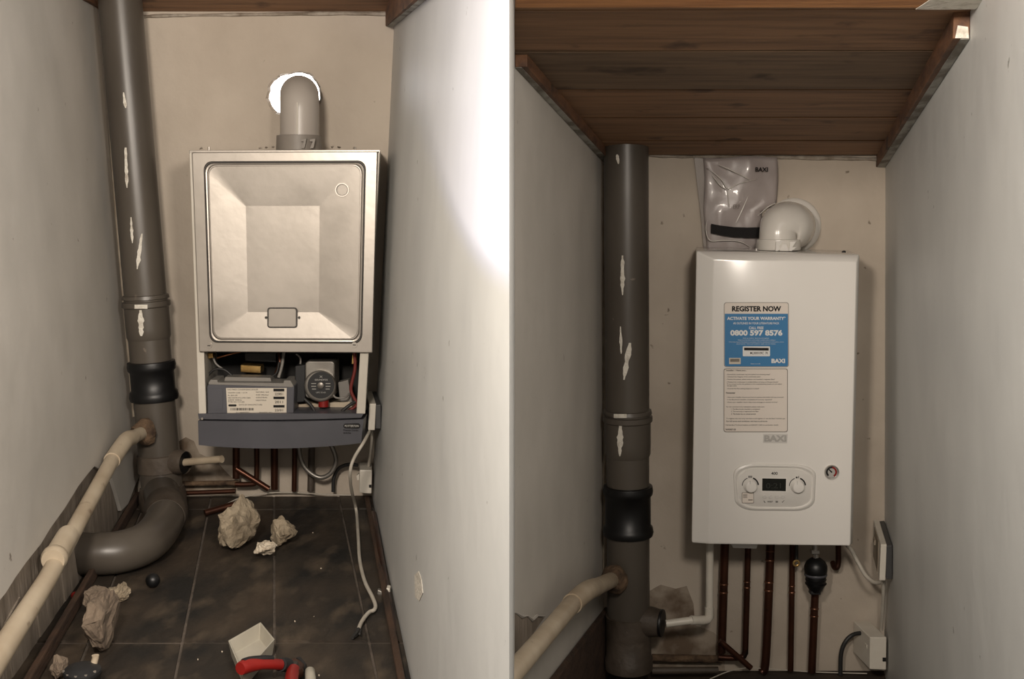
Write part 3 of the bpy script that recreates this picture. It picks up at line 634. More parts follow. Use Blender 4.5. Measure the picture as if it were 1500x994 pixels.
# ---------------- switched outlets, junction boxes and cables
def spur(label, x0, x1, x2, yt, yb, wallp, yfar, cat='switch'):
    """box on a right-hand wall; near end spans x0..x1 (pale plate) and x1..x2 (dark back box)"""
    W = onp(x2, (yt + yb) / 2, wallp); Yn = W.y - .004
    th = thing('wall_switch', label, cat, P((x0 + x2) / 2, yb, Yn))
    n = wallp[1]; dirw = V((-n.y, n.x, 0)); dirw = dirw if dirw.y > 0 else -dirw; dirw = dirw / dirw.y * (yfar - Yn)
    e = V((-.0015, 0, 0))
    q = [p + e for p in poly([(x1 - 1, yt + 2), (x2, yt + 1), (x2, yb - 2), (x1 - 1, yb - 2)], Yn)]
    MB().prism(q, dirw).build('back_box', 'spur_dark', th, bevel=.002)
    q = [p + e for p in poly([(x0 + 1, yt), (x1, yt), (x1 - 2, yb), (x0 - 1, yb)], Yn)]
    pl = MB().prism(q, dirw).build('face_plate', 'pale', th, bevel=.002)
    q = [p + e for p in poly([(x0 + .2, yt + 4), (x0 + 1, yt + 4), (x0 - 1, yb - 4), (x0 - 1.8, yb - 4)], Yn)]
    MB().prism([p + dirw * .2 for p in q], dirw * .6).build('dusty_face', 'spur', pl)
    mb = MB(); a = P(x0 - .5, (yt + yb) / 2 - 4, Yn) + dirw * .55 + e; mb.prism([a, a + V((0, 0, S(8, Yn))), a + V((0, 0, S(8, Yn))) + dirw * .15, a + dirw * .15], (-.004, 0, 0)); mb.build('rocker', 'spur', pl, bevel=.001)
    return th
spur('pale switched fuse box on a dark back box beside the stripped boiler', 541, 552, 559, 591, 630, WLR, 2.97)
spur('pale switched fuse box on a dark back box beside the white boiler', 1290, 1300, 1308, 797, 850, WRR, 3.18)
def jbox(label, x0, x1, yt, yb, Y, Yb, group=None):
    th = thing('junction_box', label, 'junction box', P((x0 + x1) / 2, yb, Y))
    b = MB().prism(poly([(x0 + .5, yt), (x1, yt), (x1 - .8, yb), (x0, yb - 1)], Y), (-.01, Yb - Y, 0)).build('box', 'pale', th, bevel=.0025)
    w_ = x1 - x0; h = yb - yt
    MB().prism(poly([(x1 - w_ * .24, yt + h * .62), (x1 - w_ * .05, yt + h * .62), (x1 - w_ * .05, yt + h * .74), (x1 - w_ * .24, yt + h * .74)], Y - .0012), (0, .0012, 0)).build('latch', 'ink', b)
    MB().prism(poly([(x0 - w_ * .2, yt + h * .25), (x0, yt + h * .15), (x0, yt + h * .42), (x0 - w_ * .15, yt + h * .42)], Y + .02), (0, .02, 0)).build('cable_clip', 'pale', b)
    return th
jbox('small white junction box low in the corner beside the stripped boiler', 526, 545, 688, 723, 2.90, 2.985)
jbox('small white junction box low in the corner beside the white boiler', 1274, 1299, 933, 981, 3.07, 3.19)
def fpt(px, py, z=.0055):
    p = onp(px, py, (V((0, 0, z)), V((0, 0, 1)))); return (px, py, p.y)
pipe('flex_cable', 'long cream flex trailing from the wall switch across the slate tiles', [(541, 632, 2.76), (533, 647, 2.69), (518, 672, 2.68), (513, 692, 2.68), (515, 718, 2.74)] + [fpt(*q) for q in ((522, 748), (525, 790), (527, 820), (534, 850), (545, 873), (550, 886), (548, 893), (540, 897), (530, 910), (525, 922))], 6, m='cable_white', cat='cable', rad=.0037)
fx = bpy.data.objects['flex_cable']
pq = [P(*fpt(525, 922)), P(*fpt(521, 929)), P(*fpt(516, 934))]
o_ = V(fx['_o']); mb = MB(); mb.tube(pq, [.0046, .005, .003], 8); mb.tube([pq[0] + V((.004, 0, 0)), pq[2] + V((.012, .004, .006))], .002, 6); mb.build('bared_end', 'cable_black', fx)
pipe('switch_cable', 'short cream cable from the wall switch down to the junction box beside the stripped boiler', [(545, 628, 2.86), (544, 650, 2.88), (540, 682, 2.93)], 4.5, m='cable_white', cat='cable')
# ---------------- things on the tiled floor
def rock(name, label, px, py, w_, h_, m, seed, flat_=.55, tilt=0, tall=None, group=None, npts=26):
    """angular lump seated on the floor; (px, py) bottom centre"""
    rnd = random.Random(seed); b = F(px, py); Y = b.y; rx = S(w_ / 2, Y)
    rz = tall or S(h_, Y) * .55; ry = max(rx * .8, S(h_, Y) * .8)
    pts = []
    for _ in range(npts):
        v = V((rnd.gauss(0, 1), rnd.gauss(0, 1), rnd.gauss(0, 1))).normalized(); k = rnd.uniform(.75, 1)
        x, y, z = v.x * rx * k, v.y * ry * k, (v.z * .5 + .5) * rz * 1.1
        c_, s_ = math.cos(tilt), math.sin(tilt); pts.append(V((x * c_ - y * s_, x * s_ + y * c_, max(z, 0.0))))
    bm = bmesh.new(); [bm.verts.new(p) for p in pts]; bmesh.ops.convex_hull(bm, input=bm.verts)
    bmesh.ops.delete(bm, geom=[v for v in bm.verts if not v.link_faces], context='VERTS')
    bmesh.ops.triangulate(bm, faces=bm.faces); bmesh.ops.subdivide_edges(bm, edges=bm.edges, cuts=4, use_grid_fill=True)
    for v in bm.verts:
        q_ = v.co / rx
        d = noise.noise(q_ * 1.6 + V((seed, 0, 0))) * .55 + noise.noise(q_ * 4 + V((seed, 3, 0))) * .35 + noise.noise(q_ * 10 + V((seed, 5, 0))) * .16
        v.co += V((v.co.x, v.co.y, v.co.z - rz * .4)).normalized() * d * rx * .5; v.co.z = max(v.co.z, 0)
    bm.verts.index_update(); zm = min(v.co.z for v in bm.verts); ym = min(v.co.y for v in bm.verts)
    mb = MB(); mb.add([v.co + V((b.x, b.y - ym * .9, .0015 - zm)) for v in bm.verts], [tuple(v.index for v in f.verts) for f in bm.faces]); bm.free()
    return single(mb, name, m, label, 'rubble', group)
rock('plaster_lump', 'large buff plaster lump standing on the slate tiles below the boiler', 342, 812, 56, 76, 'stone', 3, tall=.10, tilt=-.3)
rock('plaster_lump', 'small bright white plaster chip between the two buff lumps', 385, 820, 38, 28, 'stone_white', 11, tall=.030)
rock('plaster_lump', 'pointed buff plaster fragment right of the white chip on the tiles', 411, 804, 48, 40, 'stone', 21, tall=.052, tilt=.3)
rock('plaster_lump', 'tall dusty plaster block lying beside the left skirting', 130, 970, 62, 96, 'stone_dull', 31, tall=.085, tilt=.1)
rock('plaster_lump', 'rounded dusty plaster piece wedged under the grey pipe bend', 138, 905, 52, 46, 'stone_dull', 37, tall=.045)
rock('plaster_lump', 'peach coloured plaster chip beside the pipe bend and dusty lumps', 168, 887, 40, 30, 'stone', 43, tall=.028)
rock('plaster_lump', 'small dusty plaster shard next to the black canister', 82, 1000, 26, 34, 'stone_dull', 47, tall=.035)
# black ball, red cap
def ball(name, label, px, py, rpx, m, cat):
    b = F(px, py + rpx); r = S(rpx, b.y); mb = MB(); mb._lathe([(r * (1 - math.cos(k / 10 * math.pi)), max(r * math.sin(k / 10 * math.pi), r * .03)) for k in range(11)], b + V((0, r * .4, .001)), (0, 0, 1), 20, True)
    return single(mb, name, m, label, cat, smooth=True)
ball('black_ball', 'small black rubber ball on the tiles beside the grey pipe bend', 223, 851, 11, 'black', 'ball')
ball('red_cap', 'small red plastic cap beside the left skirting', 109, 873, 6, 'red', 'cap')
# black canister with brass spout
b = F(122, 1012); r = S(26, b.y)
cn = thing('canister', 'squat black valve body with bolts and a pale spout beside the dusty plaster block', 'canister', b)
mb = MB(); mb._lathe([(.001, r * .92), (.004, r), (.028, r), (.030, r * 1.08), (.034, r * 1.08)], b, (.05, -.12, 1), 26, True); mb.build('body', 'blackmatt', cn, smooth=True)
mb = MB(); mb._lathe([(.034, r * 1.06), (.037, r * 1.04), (.042, r * .62), (.044, r * .4)], b, (.05, -.12, 1), 26, True); mb.build('lid', 'blackmatt', cn, smooth=True)
mb = MB(); t0 = b + V((.014, .012, .040)); mb.tube([t0, t0 + V((.002, .002, .008)), t0 + V((.002, .002, .012))], [r * .2, r * .2, r * .22], 14); mb.build('spout', 'cream', cn, smooth=True)
for k in range(5):
    a = math.radians(205 + k * 32); o = b + V((r * 1.0 * math.cos(a), r * 1.06 * math.sin(a), .036 - .12 * r * math.sin(a) * -1)); mb = MB(); mb._lathe([(0, .0024), (.003, .0024)], o, (0, 0, 1), 8, True); mb.build('bolt', 'steel', cn)
# ivory tray
def tray():
    A = [F(*q) for q in ((340, 957), (380, 936), (398, 954), (362, 1003))]
    A = [F(339, 962), F(381, 937), F(399, 960), F(358, 1008)]
    th_ = V((0, 0, .028)); n_ = 4; cen = sum(A, V()) / 4
    out = [p + V((0, 0, .001)) for p in A]; rim = [p + (p - cen) * .14 + th_ for p in A]; rimi = [p + (p - cen) * .06 + th_ for p in A]; inn = [p + (cen - p) * .10 + V((0, 0, .005)) for p in A]
    mb = MB(); mb.loops([out, rim, rimi, inn], True, True); return mb
single(tray(), 'plastic_tray', 'tray', 'ivory square plastic tray lying under the red pliers handle', 'tray', bevel=.0015)
# pliers
zt = .036
def Z(px, py, z): return onp(px, py, (V((0, 0, z)), V((0, 0, 1))))
pl = thing('pliers', 'pliers with red handles and dark jaws resting on the ivory tray', 'pliers', F(405, 985))
q = smoothpath([Z(352, 979, .044), Z(365, 974, .043), Z(388, 972, .038), Z(411, 973, .028)], 5); n = len(q)
mb = MB(); mb.tube(q, [.0085 + .0028 * math.sin(math.pi * min(1, k / n * 1.5 + .15)) for k in range(n)], 14); h1 = mb.build('handle', 'red', pl, smooth=True)
q2 = [p + V((0, .003, .0075)) for p in q[2:-3]]; mb = MB(); mb.tube(q2, .0052, 10); mb.build('grip_inlay', 'blackmatt', h1, smooth=True)
q = [Z(411, 973, .028), Z(416, 973, .024), Z(423, 974, .020)]; mb = MB(); mb.tube(q, [.0105, .0115, .011], 14); mb.build('grip_end', 'blackmatt', pl, smooth=True)
q = smoothpath([Z(428, 1010, .014), Z(427, 994, .015), Z(430, 981, .016)], 4); mb = MB(); mb.tube(q, .0105, 14); mb.build('handle', 'red', pl, smooth=True)
mb = MB(); mb.prism([Z(x, y, .020) for x, y in ((421, 966), (432, 962), (440, 966), (447, 972), (444, 979), (437, 983), (424, 982))], (0, 0, -.014)); j = mb.build('jaw', 'copper', pl, bevel=.003)
mb = MB(); mb._lathe([(0, .007), (.004, .006)], Z(431, 973, .020), (0, 0, 1), 14, True); mb.build('pivot', 'steel_dark', j, smooth=True)
mb = MB(); mb.prism([Z(x, y, .019) for x, y in ((433, 962), (440, 960), (449, 971), (446, 977), (441, 968))], (0, 0, -.012)); mb.build('jaw', 'blackmatt', pl, bevel=.002)
q = [Z(456, 1010, .010), Z(455, 994, .010), Z(454, 983, .010), Z(454, 981, .010)]
mb = MB(); mb.tube(q, [.0085, .0085, .0082, .005], 14); single(mb, 'plastic_plug', 'tray', 'pale rounded plastic plug on the tiles next to the pliers jaws', 'plug', smooth=True)
for x, y, s_ in ((467, 992, 3), (460, 905, 2), (470, 835, 3), (325, 957, 2), (458, 782, 1.6), (290, 968, 2), (432, 912, 2)):
    rock('plaster_chip', 'tiny pale plaster chip scattered on the slate tiles', x, y, s_ * 1.5, s_, 'stone_white', int(x), tall=.003, group='tiny chips on the slate tiles', npts=10)
# corner conduit behind the leaning soil pipe
pipe('corner_conduit', 'thin cream conduit in the corner behind the leaning soil pipe', [(147, -20, YL - .03), (172, 330, YL - .03), (196, 610, YL - .03)], 5, m='spur', cat='conduit')
# wall bracket with pipe along the right skirting
pipe('skirting_pipe', 'brown pipe running along the floor beside the right wall of the stripped boiler', [(547, 752, 2.80), (560, 830, 2.40), (592, 1010, 1.84)], 6, m='copper', rad=.007)
pc = thing('pipe_clip', 'white pipe clip on the skirting pipe near the cut flex end', 'clip', P(562, 872, 2.22))
MB().prism(poly([(553, 863), (560, 866), (564, 862), (570, 863), (572, 872), (568, 876), (552, 871)], 2.25), (0, .012, 0)).build('clip_body', 'alu', pc, bevel=.002)
MB().prism(poly([(566, 861), (571, 862), (571, 875), (567, 875)], 2.245), (0, .02, 0)).build('clip_flange', 'pale', pc, bevel=.001)
# ================================================================== second cupboard
nR = WRL[1] if WRL[1].x > 0 else -WRL[1]
bl = MB().prism([onp(x, y, WRL) + nR * .002 for x, y in ((888, 884), (888, 985), (760, 1120), (735, 1080))], nR * .016); struct(bl, 'baseboard_beside', 'skirt', bevel=.003)
MB().prism([onp(x, y, WRL) + nR * .003 for x, y in ((700, 884), (754, 898), (764, 903), (772, 904), (778, 909), (784, 903), (795, 904), (774, 934), (752, 962), (700, 1010))], nR * -.002).build('bare_patch', 'board', wm)
MB().tube([onp(x, y, WRL) + nR * .0035 for x, y in ((700, 884), (754, 897), (762, 902), (770, 901), (777, 907), (784, 901), (796, 902))], [.003, .002, .004, .002, .004, .003, .001], 6).build('plaster_lip', 'wall_left', wm)
YPR = 3.07; RR = S(32.5, YPR)
atR = axis_fn((917, 200), (921, 960), YPR)
dr = [(ragged(374, 432, 912, 912, 9), 1), (ragged(478, 518, 909, 910, 6), 1), (ragged(502, 556, 923, 914, 12), 1), (ragged(620, 668, 909, 908, 13), 1.06), ([(606, 899, 918), (612, 899, 918)], 1.15), (ragged(226, 240, 904, 906, 8, 6), 1)]
spr = soil_pipe(atR, RR, YPR, 170, 976, (600, 650, 668), (714, 782), (900, 932), dr, 'upright grey soil pipe with paint runs beside the white boiler')
pseg(atR, [(925, 1.04), (960, 1.06), (962, 1.12), (978, 1.12)], RR).build('foot_socket', 'soil_dirty', spr, smooth=True)
o1, dB = boss(spr, atR, 906, 975, RR, YPR, (1, -.38, 0), S(21, 3.0), S(51, 3.0))
# condensate pipe
pts = [(1040, 798, 3.06), (1039, 880, 3.06)]
cp = thing('condensate_pipe', 'white plastic condensate pipe dropping from the white boiler and turning to the soil pipe boss', 'pipe', P(1039, 915, 3.06))
r = S(5.8, 3.06); ya = o1.y - .02
mb = MB(); mb.tube([P(1040, 790, 3.06), P(1039, 902, 3.06)], r, 16); mb.build('riser', 'pale', cp, smooth=True)
mb = MB(); mb.tube([P(1012, 908, 3.035), P(1030, 908, 3.05), P(1036, 907, 3.058), P(1039, 903, 3.06), P(1039, 889, 3.06)], r * 1.22, 16); mb.build('elbow', 'pale', cp, smooth=True)
mb = MB(); mb.tube([o1 + dB * .006, P(1014, 908, 3.036)], r, 16); mb.build('branch', 'pale', cp, smooth=True)
wp2 = [(896, 849, 3.0), wpt(858, 866, WRL, .06), wpt(838, 884, WRL, .05), wpt(790, 940, WRL, .05), wpt(735, 1004, WRL, .05)]
waste('waste_pipe', 'cream plastic waste pipe meeting the soil pipe beside the white boiler', wp2, [24, 27, 28, 31, 36], [], P(900, 848, 3.0), (-.75, -.66, -.1), S(19, 3.0))
# ---------------- new boiler
YN = 2.93; DR = V((.145, 1, 0))
nb = thing('boiler', 'new white boiler with registration stickers and small control panel', 'boiler', P(1132, 800, YN + .12))
c = [(1020, 368), (1261, 373.5), (1251, 801.5), (1013, 798.5)]
def lq(l, t_, r_, b_, rad, Y, off=0):
    p = poly(quad(c, [(l + (1 - l - r_) * u, t_ + (1 - t_ - b_) * v) for u, v in rrect(0, 0, 1, 1, rad, 4)]), YN)
    return [x + DR * (Y - YN) for x in p]
mb = MB()
mb.loops([lq(.004, .002, .004, .002, .006, YN + .220), lq(0, 0, 0, 0, .008, YN + .212), lq(0, 0, 0, 0, .008, YN + .026), lq(.003, .001, .003, .001, .008, YN + .022), lq(.098, .022, .022, .006, .010, YN + .0018), lq(.108, .026, .028, .009, .010, YN)], True, True)
nc = mb.build('casing', 'enamel', nb, smooth=True); nc.data.set_sharp_from_angle(angle=math.radians(28))
MB().prism(poly([(1072, 797), (1110, 797), (1108, 803), (1074, 802)], YN + .06), (0, .02, 0)).build('drip_flap', 'enamel2', nb)
Ys = YN - .0009
def part_flat(name, pts, Y, m, parent, th=.0006): return flat(pts, Y, th).build(name, m, parent)
# registration sticker
s1 = part_flat('registration_sticker', rrect(1061, 443, 1155, 537, 3.5, 4), Ys, 'sticker', nc, .0008)
q = rrect(1061.6, 459, 1154.4, 536.4, 3, 4)
q = [(1061.7, 459.3), (1154.3, 459.3)] + [p for p in q if p[1] > 470]
part_flat('blue_field', q, Ys - .0005, 'blue', s1, .0003)
ringp(rrect(1060.6, 442.6, 1155.4, 537.4, 3.6, 4), rrect(1061.3, 443.3, 1154.7, 536.7, 3.3, 4), Ys, .0006).build('border', 'inkgrey', s1)
Yk = Ys - .0008
mb = MB(); textmb(mb, 'REGISTER NOW', 1072.3, 452, 1144.3, 8, Yk, .04); mb.build('heading', 'ink', s1)
mb = MB()
textmb(mb, "ACTIVATE YOUR WARRANTY*", 1065, 466, 1151, 5, Yk, .035); textmb(mb, 'AS OUTLINED IN YOUR LITERATURE PACK', 1074, 473.2, 1141.5, 3, Yk, .012)
mb.build('warranty_lettering', 'inkwhite', s1); mb = MB()
textmb(mb, 'CALL FREE', 1097, 480, 1118.5, 4.0, Yk, .02); textmb(mb, '0800 597 8576', 1069.7, 487.3, 1146.2, 8.6, Yk, .045)
mb.build('phone_lettering', 'inkwhite', s1); mb = MB()
textmb(mb, 'Visit us online  baxi.co.uk/register', 1088, 495.2, 1127, 1.9, Yk); textmb(mb, 'Please have the boiler serial number available before calling us', 1081, 498, 1136, 1.9, Yk)
textmb(mb, '*Warranty requires installation in accordance with the manufacturer\'s instructions, and an', 1067.5, 500.8, 1148, 1.9, Yk); textmb(mb, 'annual service. Terms and conditions apply, see our website', 1079, 503.6, 1136, 1.9, Yk)
textmb(mb, 'baxi.co.uk', 1100, 532.5, 1114, 1.3, Yk); mb.build('small_print', 'inkwhite', s1); mb = MB()
textmb(mb, 'BAXI', 1130, 528.3, 1150, 6.4, Yk, .05); mb.build('brand_lettering', 'inkwhite', s1)
s2 = part_flat('serial_sticker', rrect(1088, 507, 1128, 521.5, 1.2, 3), Ys - .0010, 'inkwhite', s1, .0004)
mb = MB(); mb.add(poly([(1090, 509.0), (1126, 509.4), (1126, 513.2), (1090, 512.8)], Ys - .0014), [(0, 1, 2, 3)]); textmb(mb, 'ML3000109C  7R', 1099, 516.9, 1125, 3.4, Ys - .0014, .01); mb.build('serial_print', 'ink', s2)
s3 = part_flat('barcode_sticker', [(1068, 524), (1085, 524), (1085, 533), (1068, 533)], Ys - .0010, 'paper', s1, .0004)
mb = MB()
for i in range(16): mb.add(poly([(1069.8 + i * .85, 525.3), (1070.3 + i * .85, 525.3), (1070.3 + i * .85, 529.8), (1069.8 + i * .85, 529.8)], Ys - .0014), [(0, 1, 2, 3)])
mb.build('barcode', 'ink', s3)
# notice sticker
s4 = part_flat('notice_sticker', rrect(1060.5, 540, 1153.5, 632, 3, 4), Ys, 'sticker', nc, .0008)
ringp(rrect(1060, 539.5, 1154, 632.5, 3.2, 4), rrect(1060.9, 540.4, 1153.1, 631.6, 2.8, 4), Ys, .0006).build('border', 'inkgrey', s4)
mb = MB()
for tx, x0, x1, y, b_ in (('Installer - Have you...', 1064, 1094, 542.6, .02), ('Homeowner', 1063.5, 1077, 575, .02), ('7695007-02', 1062.5, 1078, 628.8, .015)): textmb(mb, tx, x0, y, x1, 2.5, Yk, b_)
for tx, x0, x1, y in (("- Ensured the condensate trap and siphon/s are draining away?", 1064, 1128, 548.4), ("- Checked the integrity of the condensate pipe?", 1064, 1114, 551.8), ("- Flushed the system, added inhibitor and installed a magnetic filter?", 1064, 1135, 555.5),
    ("- Checked the combustion is suitable before carrying out flue gas checks?", 1064, 1140, 559.4), ("If not, contact us for the guidance in the commissioning checks, do not adjust", 1065, 1145, 562.4), ("the gas valve", 1065, 1079, 565), ("- Ensured the flue sealing plugs are in place?", 1064, 1112, 569),
    ("- Have your installer shown you how to operate the boiler and any controls?", 1064, 1148, 581.7), ("- Is the Benchmark checklist completed and warranty registered?", 1064, 1131, 585.2), ("- Does your installer know they must arrange an annual service?", 1064, 1139, 589),
    ("For the warranty to be maintained, please make sure:", 1064, 1120, 595.8), ("1. The Benchmark checklist is completed", 1071, 1113, 599.2), ("2. The warranty is registered with Baxi", 1071, 1111, 602.5), ("3. The boiler has an annual service", 1071, 1107, 606),
    ("To register the warranty visit baxi.co.uk/register or use the Baxi Toolbelt app", 1064, 1150, 612.9), ("For full terms and conditions visit baxi.co.uk/terms", 1064, 1124, 616.6), ("Call the Baxi Technical helpline on 0344 871 1545 for any further details", 1063, 1140, 622.4)):
    textmb(mb, tx, x0, y, x1, 2.1, Yk, .004)
mb.build('notice_print', 'ink', s4)
em = part_flat('emblem', [(1118, 635), (1154, 635.5), (1153, 649), (1117.5, 648.3)], Ys, 'emblembg', nc)
mb = MB(); textmb(mb, 'BAXI', 1119.5, 641.8, 1152, 9.6, Ys - .0006, .05); mb.build('emblem_lettering', 'greymark', em)
# control panel
cq = [(1073, 678.5), (1196.5, 680.5), (1193, 748.5), (1077, 747.5)]
def pq_(m, r_, Y): return poly(quad(cq, rrect(m * .6, m, 1 - m * .6, 1 - m, r_, 6)), Y)
mb = MB(); mb.loops([pq_(0, .24, YN + .001), pq_(.012, .24, YN - .004), pq_(.045, .24, YN - .0055), pq_(.07, .23, YN - .002), pq_(.09, .22, YN - .0015), pq_(.10, .22, YN - .003)], False, True)
cpn = mb.build('control_panel', 'enamel2', nc, smooth=True)
Yc = YN - .0032
part_flat('screen_frame', rrect(1114.8, 698.8, 1153.2, 720.4, 1, 2), Yc, 'enamel', cpn)
sc = part_flat('screen', [(1116.8, 700.4), (1151.5, 701), (1151, 719), (1116.5, 718.4)], Yc - .0008, 'screen', cpn)
mb = MB(); textmb(mb, '0:21', 1122, 711, 1144, 8, Yc - .0013, .01); mb.build('screen_digits', 'lcd', sc)
mb = MB(); textmb(mb, '400', 1129.7, 693, 1139, 4.4, Yc - .0006, .012); mb.build('model_number', 'ink', cpn); mb = MB()
def arc(cx, cy, r0, r1, a0, a1, n=10):
    a = [math.radians(a0 + (a1 - a0) * k / n) for k in range(n + 1)]
    pts = [(cx + (r0 + r1) / 2 * math.cos(t) + (r1 - r0) / 2 * math.cos(t), cy + r1 * math.sin(t)) for t in a] + [(cx + r0 * math.cos(t), cy + r0 * math.sin(t)) for t in a[::-1]]
    m_ = len(pts); mb.add(poly(pts, Yc - .0006), [(k, k + 1, m_ - 2 - k, m_ - 1 - k) for k in range(n)])
for kx, ky in ((1099, 711), (1168, 711.5)):
    mb = MB(); arc(kx, ky, 11.2, 12.2, 180, 250); arc(kx, ky, 10.8, 12.8, 290, 355); mb.build('dial_scale', 'ink', cpn)
mb = MB()
for k, x in enumerate((1097, 1099, 1101)): mb.add(poly([(x - .6, 696.5), (x + .6, 696.5), (x + .6, 699.5), (x - .6, 699.5)], Yc - .0006), [(0, 1, 2, 3)])
mb.add(poly(circ(1167, 699, 1.4, 8), Yc - .0006), [tuple(range(8))]); mb.add(poly([(1169.4, 696.8), (1170.3, 696.8), (1170.3, 700), (1169.4, 700)], Yc - .0006), [(0, 1, 2, 3)])
mb.build('dial_symbols', 'ink', cpn); mb = MB()
textmb(mb, 'RESET', 1124.5, 734.4, 1132.5, 2.0, Yc - .0006, .01)
mb.add(poly([(1118.3, 733), (1119.2, 733), (1121.3, 735.8), (1120.2, 736)], Yc - .0006), [(0, 1, 2, 3)])
for k in range(3): mb.add(poly([(1136.5 + k * 1.1, 733.2), (1137.2 + k * 1.1, 733.2), (1137.2 + k * 1.1, 735.8), (1136.5 + k * 1.1, 735.8)], Yc - .0006), [(0, 1, 2, 3)])
mb.add(poly([(1145.4, 734.6), (1146.2, 735.9), (1149, 732.4), (1148.5, 732.2), (1146.2, 735), (1145.8, 734.3)], Yc - .0006), [tuple(range(6))])
mb.build('button_symbols', 'ink', cpn)
for kx, ky in ((1099, 711), (1168, 711.5)):
    mb = MB(); rk = S(10, YN); mb._lathe([(0, rk * 1.06), (.002, rk * 1.04), (.003, rk * .96), (.014, rk * .86), (.0155, rk * .80), (.016, rk * .7)], P(kx, ky, Yc), (0, -1, 0), 26, True); kn = mb.build('knob', 'enamel', cpn, smooth=True)
    MB().prism(poly([(kx - .7, ky - 7), (kx + .7, ky - 7), (kx + .7, ky - 2), (kx - .7, ky - 2)], Yc - .0166), (0, .001, 0)).build('pointer', 'emblembg', kn)
for x in (1120, 1129, 1138.4, 1147):
    mb = MB(); mb.prism(poly(circ(x, 727.5, 3.1, 16, 2.6), Yc - .0022), (0, .0022, 0)); mb.build('button', 'emblembg', cpn, bevel=.0005)
st = part_flat('code_sticker', rrect(1087, 721, 1104, 736.5, 1.4, 3), Yc - .0008, 'sticker', cpn)
ringp(rrect(1086.7, 720.7, 1104.3, 736.8, 1.5, 3), rrect(1087.4, 721.4, 1103.6, 736.1, 1.2, 3), Yc - .0008, .0004).build('border', 'inkgrey', st)
mb = MB(); 
for k in range(4): mb.add(poly([(1088.4, 723.5 + k * 1.5), (1094.6, 723.5 + k * 1.5), (1094.6, 724.2 + k * 1.5), (1088.4, 724.2 + k * 1.5)], Yc - .0013), [(0, 1, 2, 3)])
mb.add(poly([(1096, 731.2), (1102.6, 731.2), (1102.6, 732.6), (1096, 732.6)], Yc - .0013), [(0, 1, 2, 3)]); mb.build('print', 'inkgrey', st)
# pressure gauge
mb = MB(); rg = S(11.3, YN); mb._lathe([(-.001, rg), (.003, rg), (.005, rg * .92), (.0045, rg * .80), (.002, rg * .78)], P(1218, 691, YN), (0, -1, 0), 30, True); gg = mb.build('pressure_gauge', 'chrome', nc, smooth=True)
Yg = YN - .0024
part_flat('gauge_face', circ(1218, 691, 8.6, 26), Yg - .0002, 'greymark', gg)
mb = MB()
def arc2(r0, r1, a0, a1, m_, nm, dy):
    b_ = MB(); a = [math.radians(a0 + (a1 - a0) * k / 10) for k in range(11)]; pts = [(1218 + r1 * math.cos(t), 691 + r1 * math.sin(t)) for t in a] + [(1218 + r0 * math.cos(t), 691 + r0 * math.sin(t)) for t in a[::-1]]
    b_.add(poly(pts, Yg - dy), [(k, k + 1, 20 - k, 21 - k) for k in range(10)]); b_.build(nm, m_, gg)
arc2(5.5, 8.2, -80, 60, 'red', 'red_zone', .0008); arc2(5.5, 8.2, 130, 280, 'ink', 'scale', .0008)
mb.add(poly([(1213, 687), (1214, 685.8), (1219.5, 691), (1218, 692.4)], Yg - .0014), [(0, 1, 2, 3)]); mb.build('needle', 'ink', gg)
# ---------------- new flue
Yv = 3.06
nf = thing('flue_elbow', 'glossy white flue elbow on the new white boiler, turning back into the wall', 'flue', P(1139, 372, Yv))
r = S(26.5, Yv)
pp = [P(1139, 365, Yv), P(1139, 350, Yv), P(1139.5, 338, Yv + .002), P(1144, 331, Yv + .010), P(1153, 330, Yv + .030), P(1159, 331, Yv + .065), P(1161, 331, YR + .05)]
pp = smoothpath(pp, 5); n = len(pp)
rs = [r * (1 + .33 * min(max((k / n - .32) / .3, 0), 1)) for k in range(n)]
mb = MB(); mb.tube(pp, rs, 36); mb.build('elbow', 'flue', nf, smooth=True)
mb = MB(); mb._lathe([(0, r * 1.20), (.001, r * 1.22), (S(15, Yv), r * 1.17), (S(16, Yv), r * 1.0)], P(1140, 365.3, Yv), (0, 0, 1), 32, True); cl = mb.build('collar', 'flue', nf, smooth=True)
for x, k in ((1137, 0), (1157, 0)): MB().prism(poly([(x, 354), (x + 10, 353), (x + 4, 362), (x + 10, 362), (x + 3, 367.5), (x - 1, 367.5)], Yv - r * 1.26), (0, .012, 0)).build('clip', 'enamel2', cl, bevel=.0008)
MB().prism(poly([(1146, 357), (1152, 357), (1156, 367.5), (1142, 367.5)], Yv - r * 1.27), (0, .008, 0)).build('clip_bridge', 'enamel2', cl, bevel=.0008)
MB().prism(poly([(1107, 364), (1109, 364), (1109, 367.5), (1107, 367.5)], Yv - .03), (0, .01, 0)).build('tab', 'enamel2', cl)
mb = MB(); mb._lathe([(0, S(41, YR)), (.004, S(40, YR)), (.008, S(38, YR)), (.011, S(30, YR))], P(1162, 331, YR - .001), (0, -1, 0), 36, True); mb.build('wall_seal', 'flue', nf, smooth=True)
# black nipple on the boiler top
mb = MB(); mb._lathe([(0, S(2, 3)), (.004, S(3, 3)), (.010, S(3, 3)), (.012, S(1.5, 3))], P(1236, 374, YN + .12), (0, 0, 1), 12, True); single(mb, 'rubber_bung', 'black', 'small black bung on top of the new white boiler', 'bung', smooth=True)
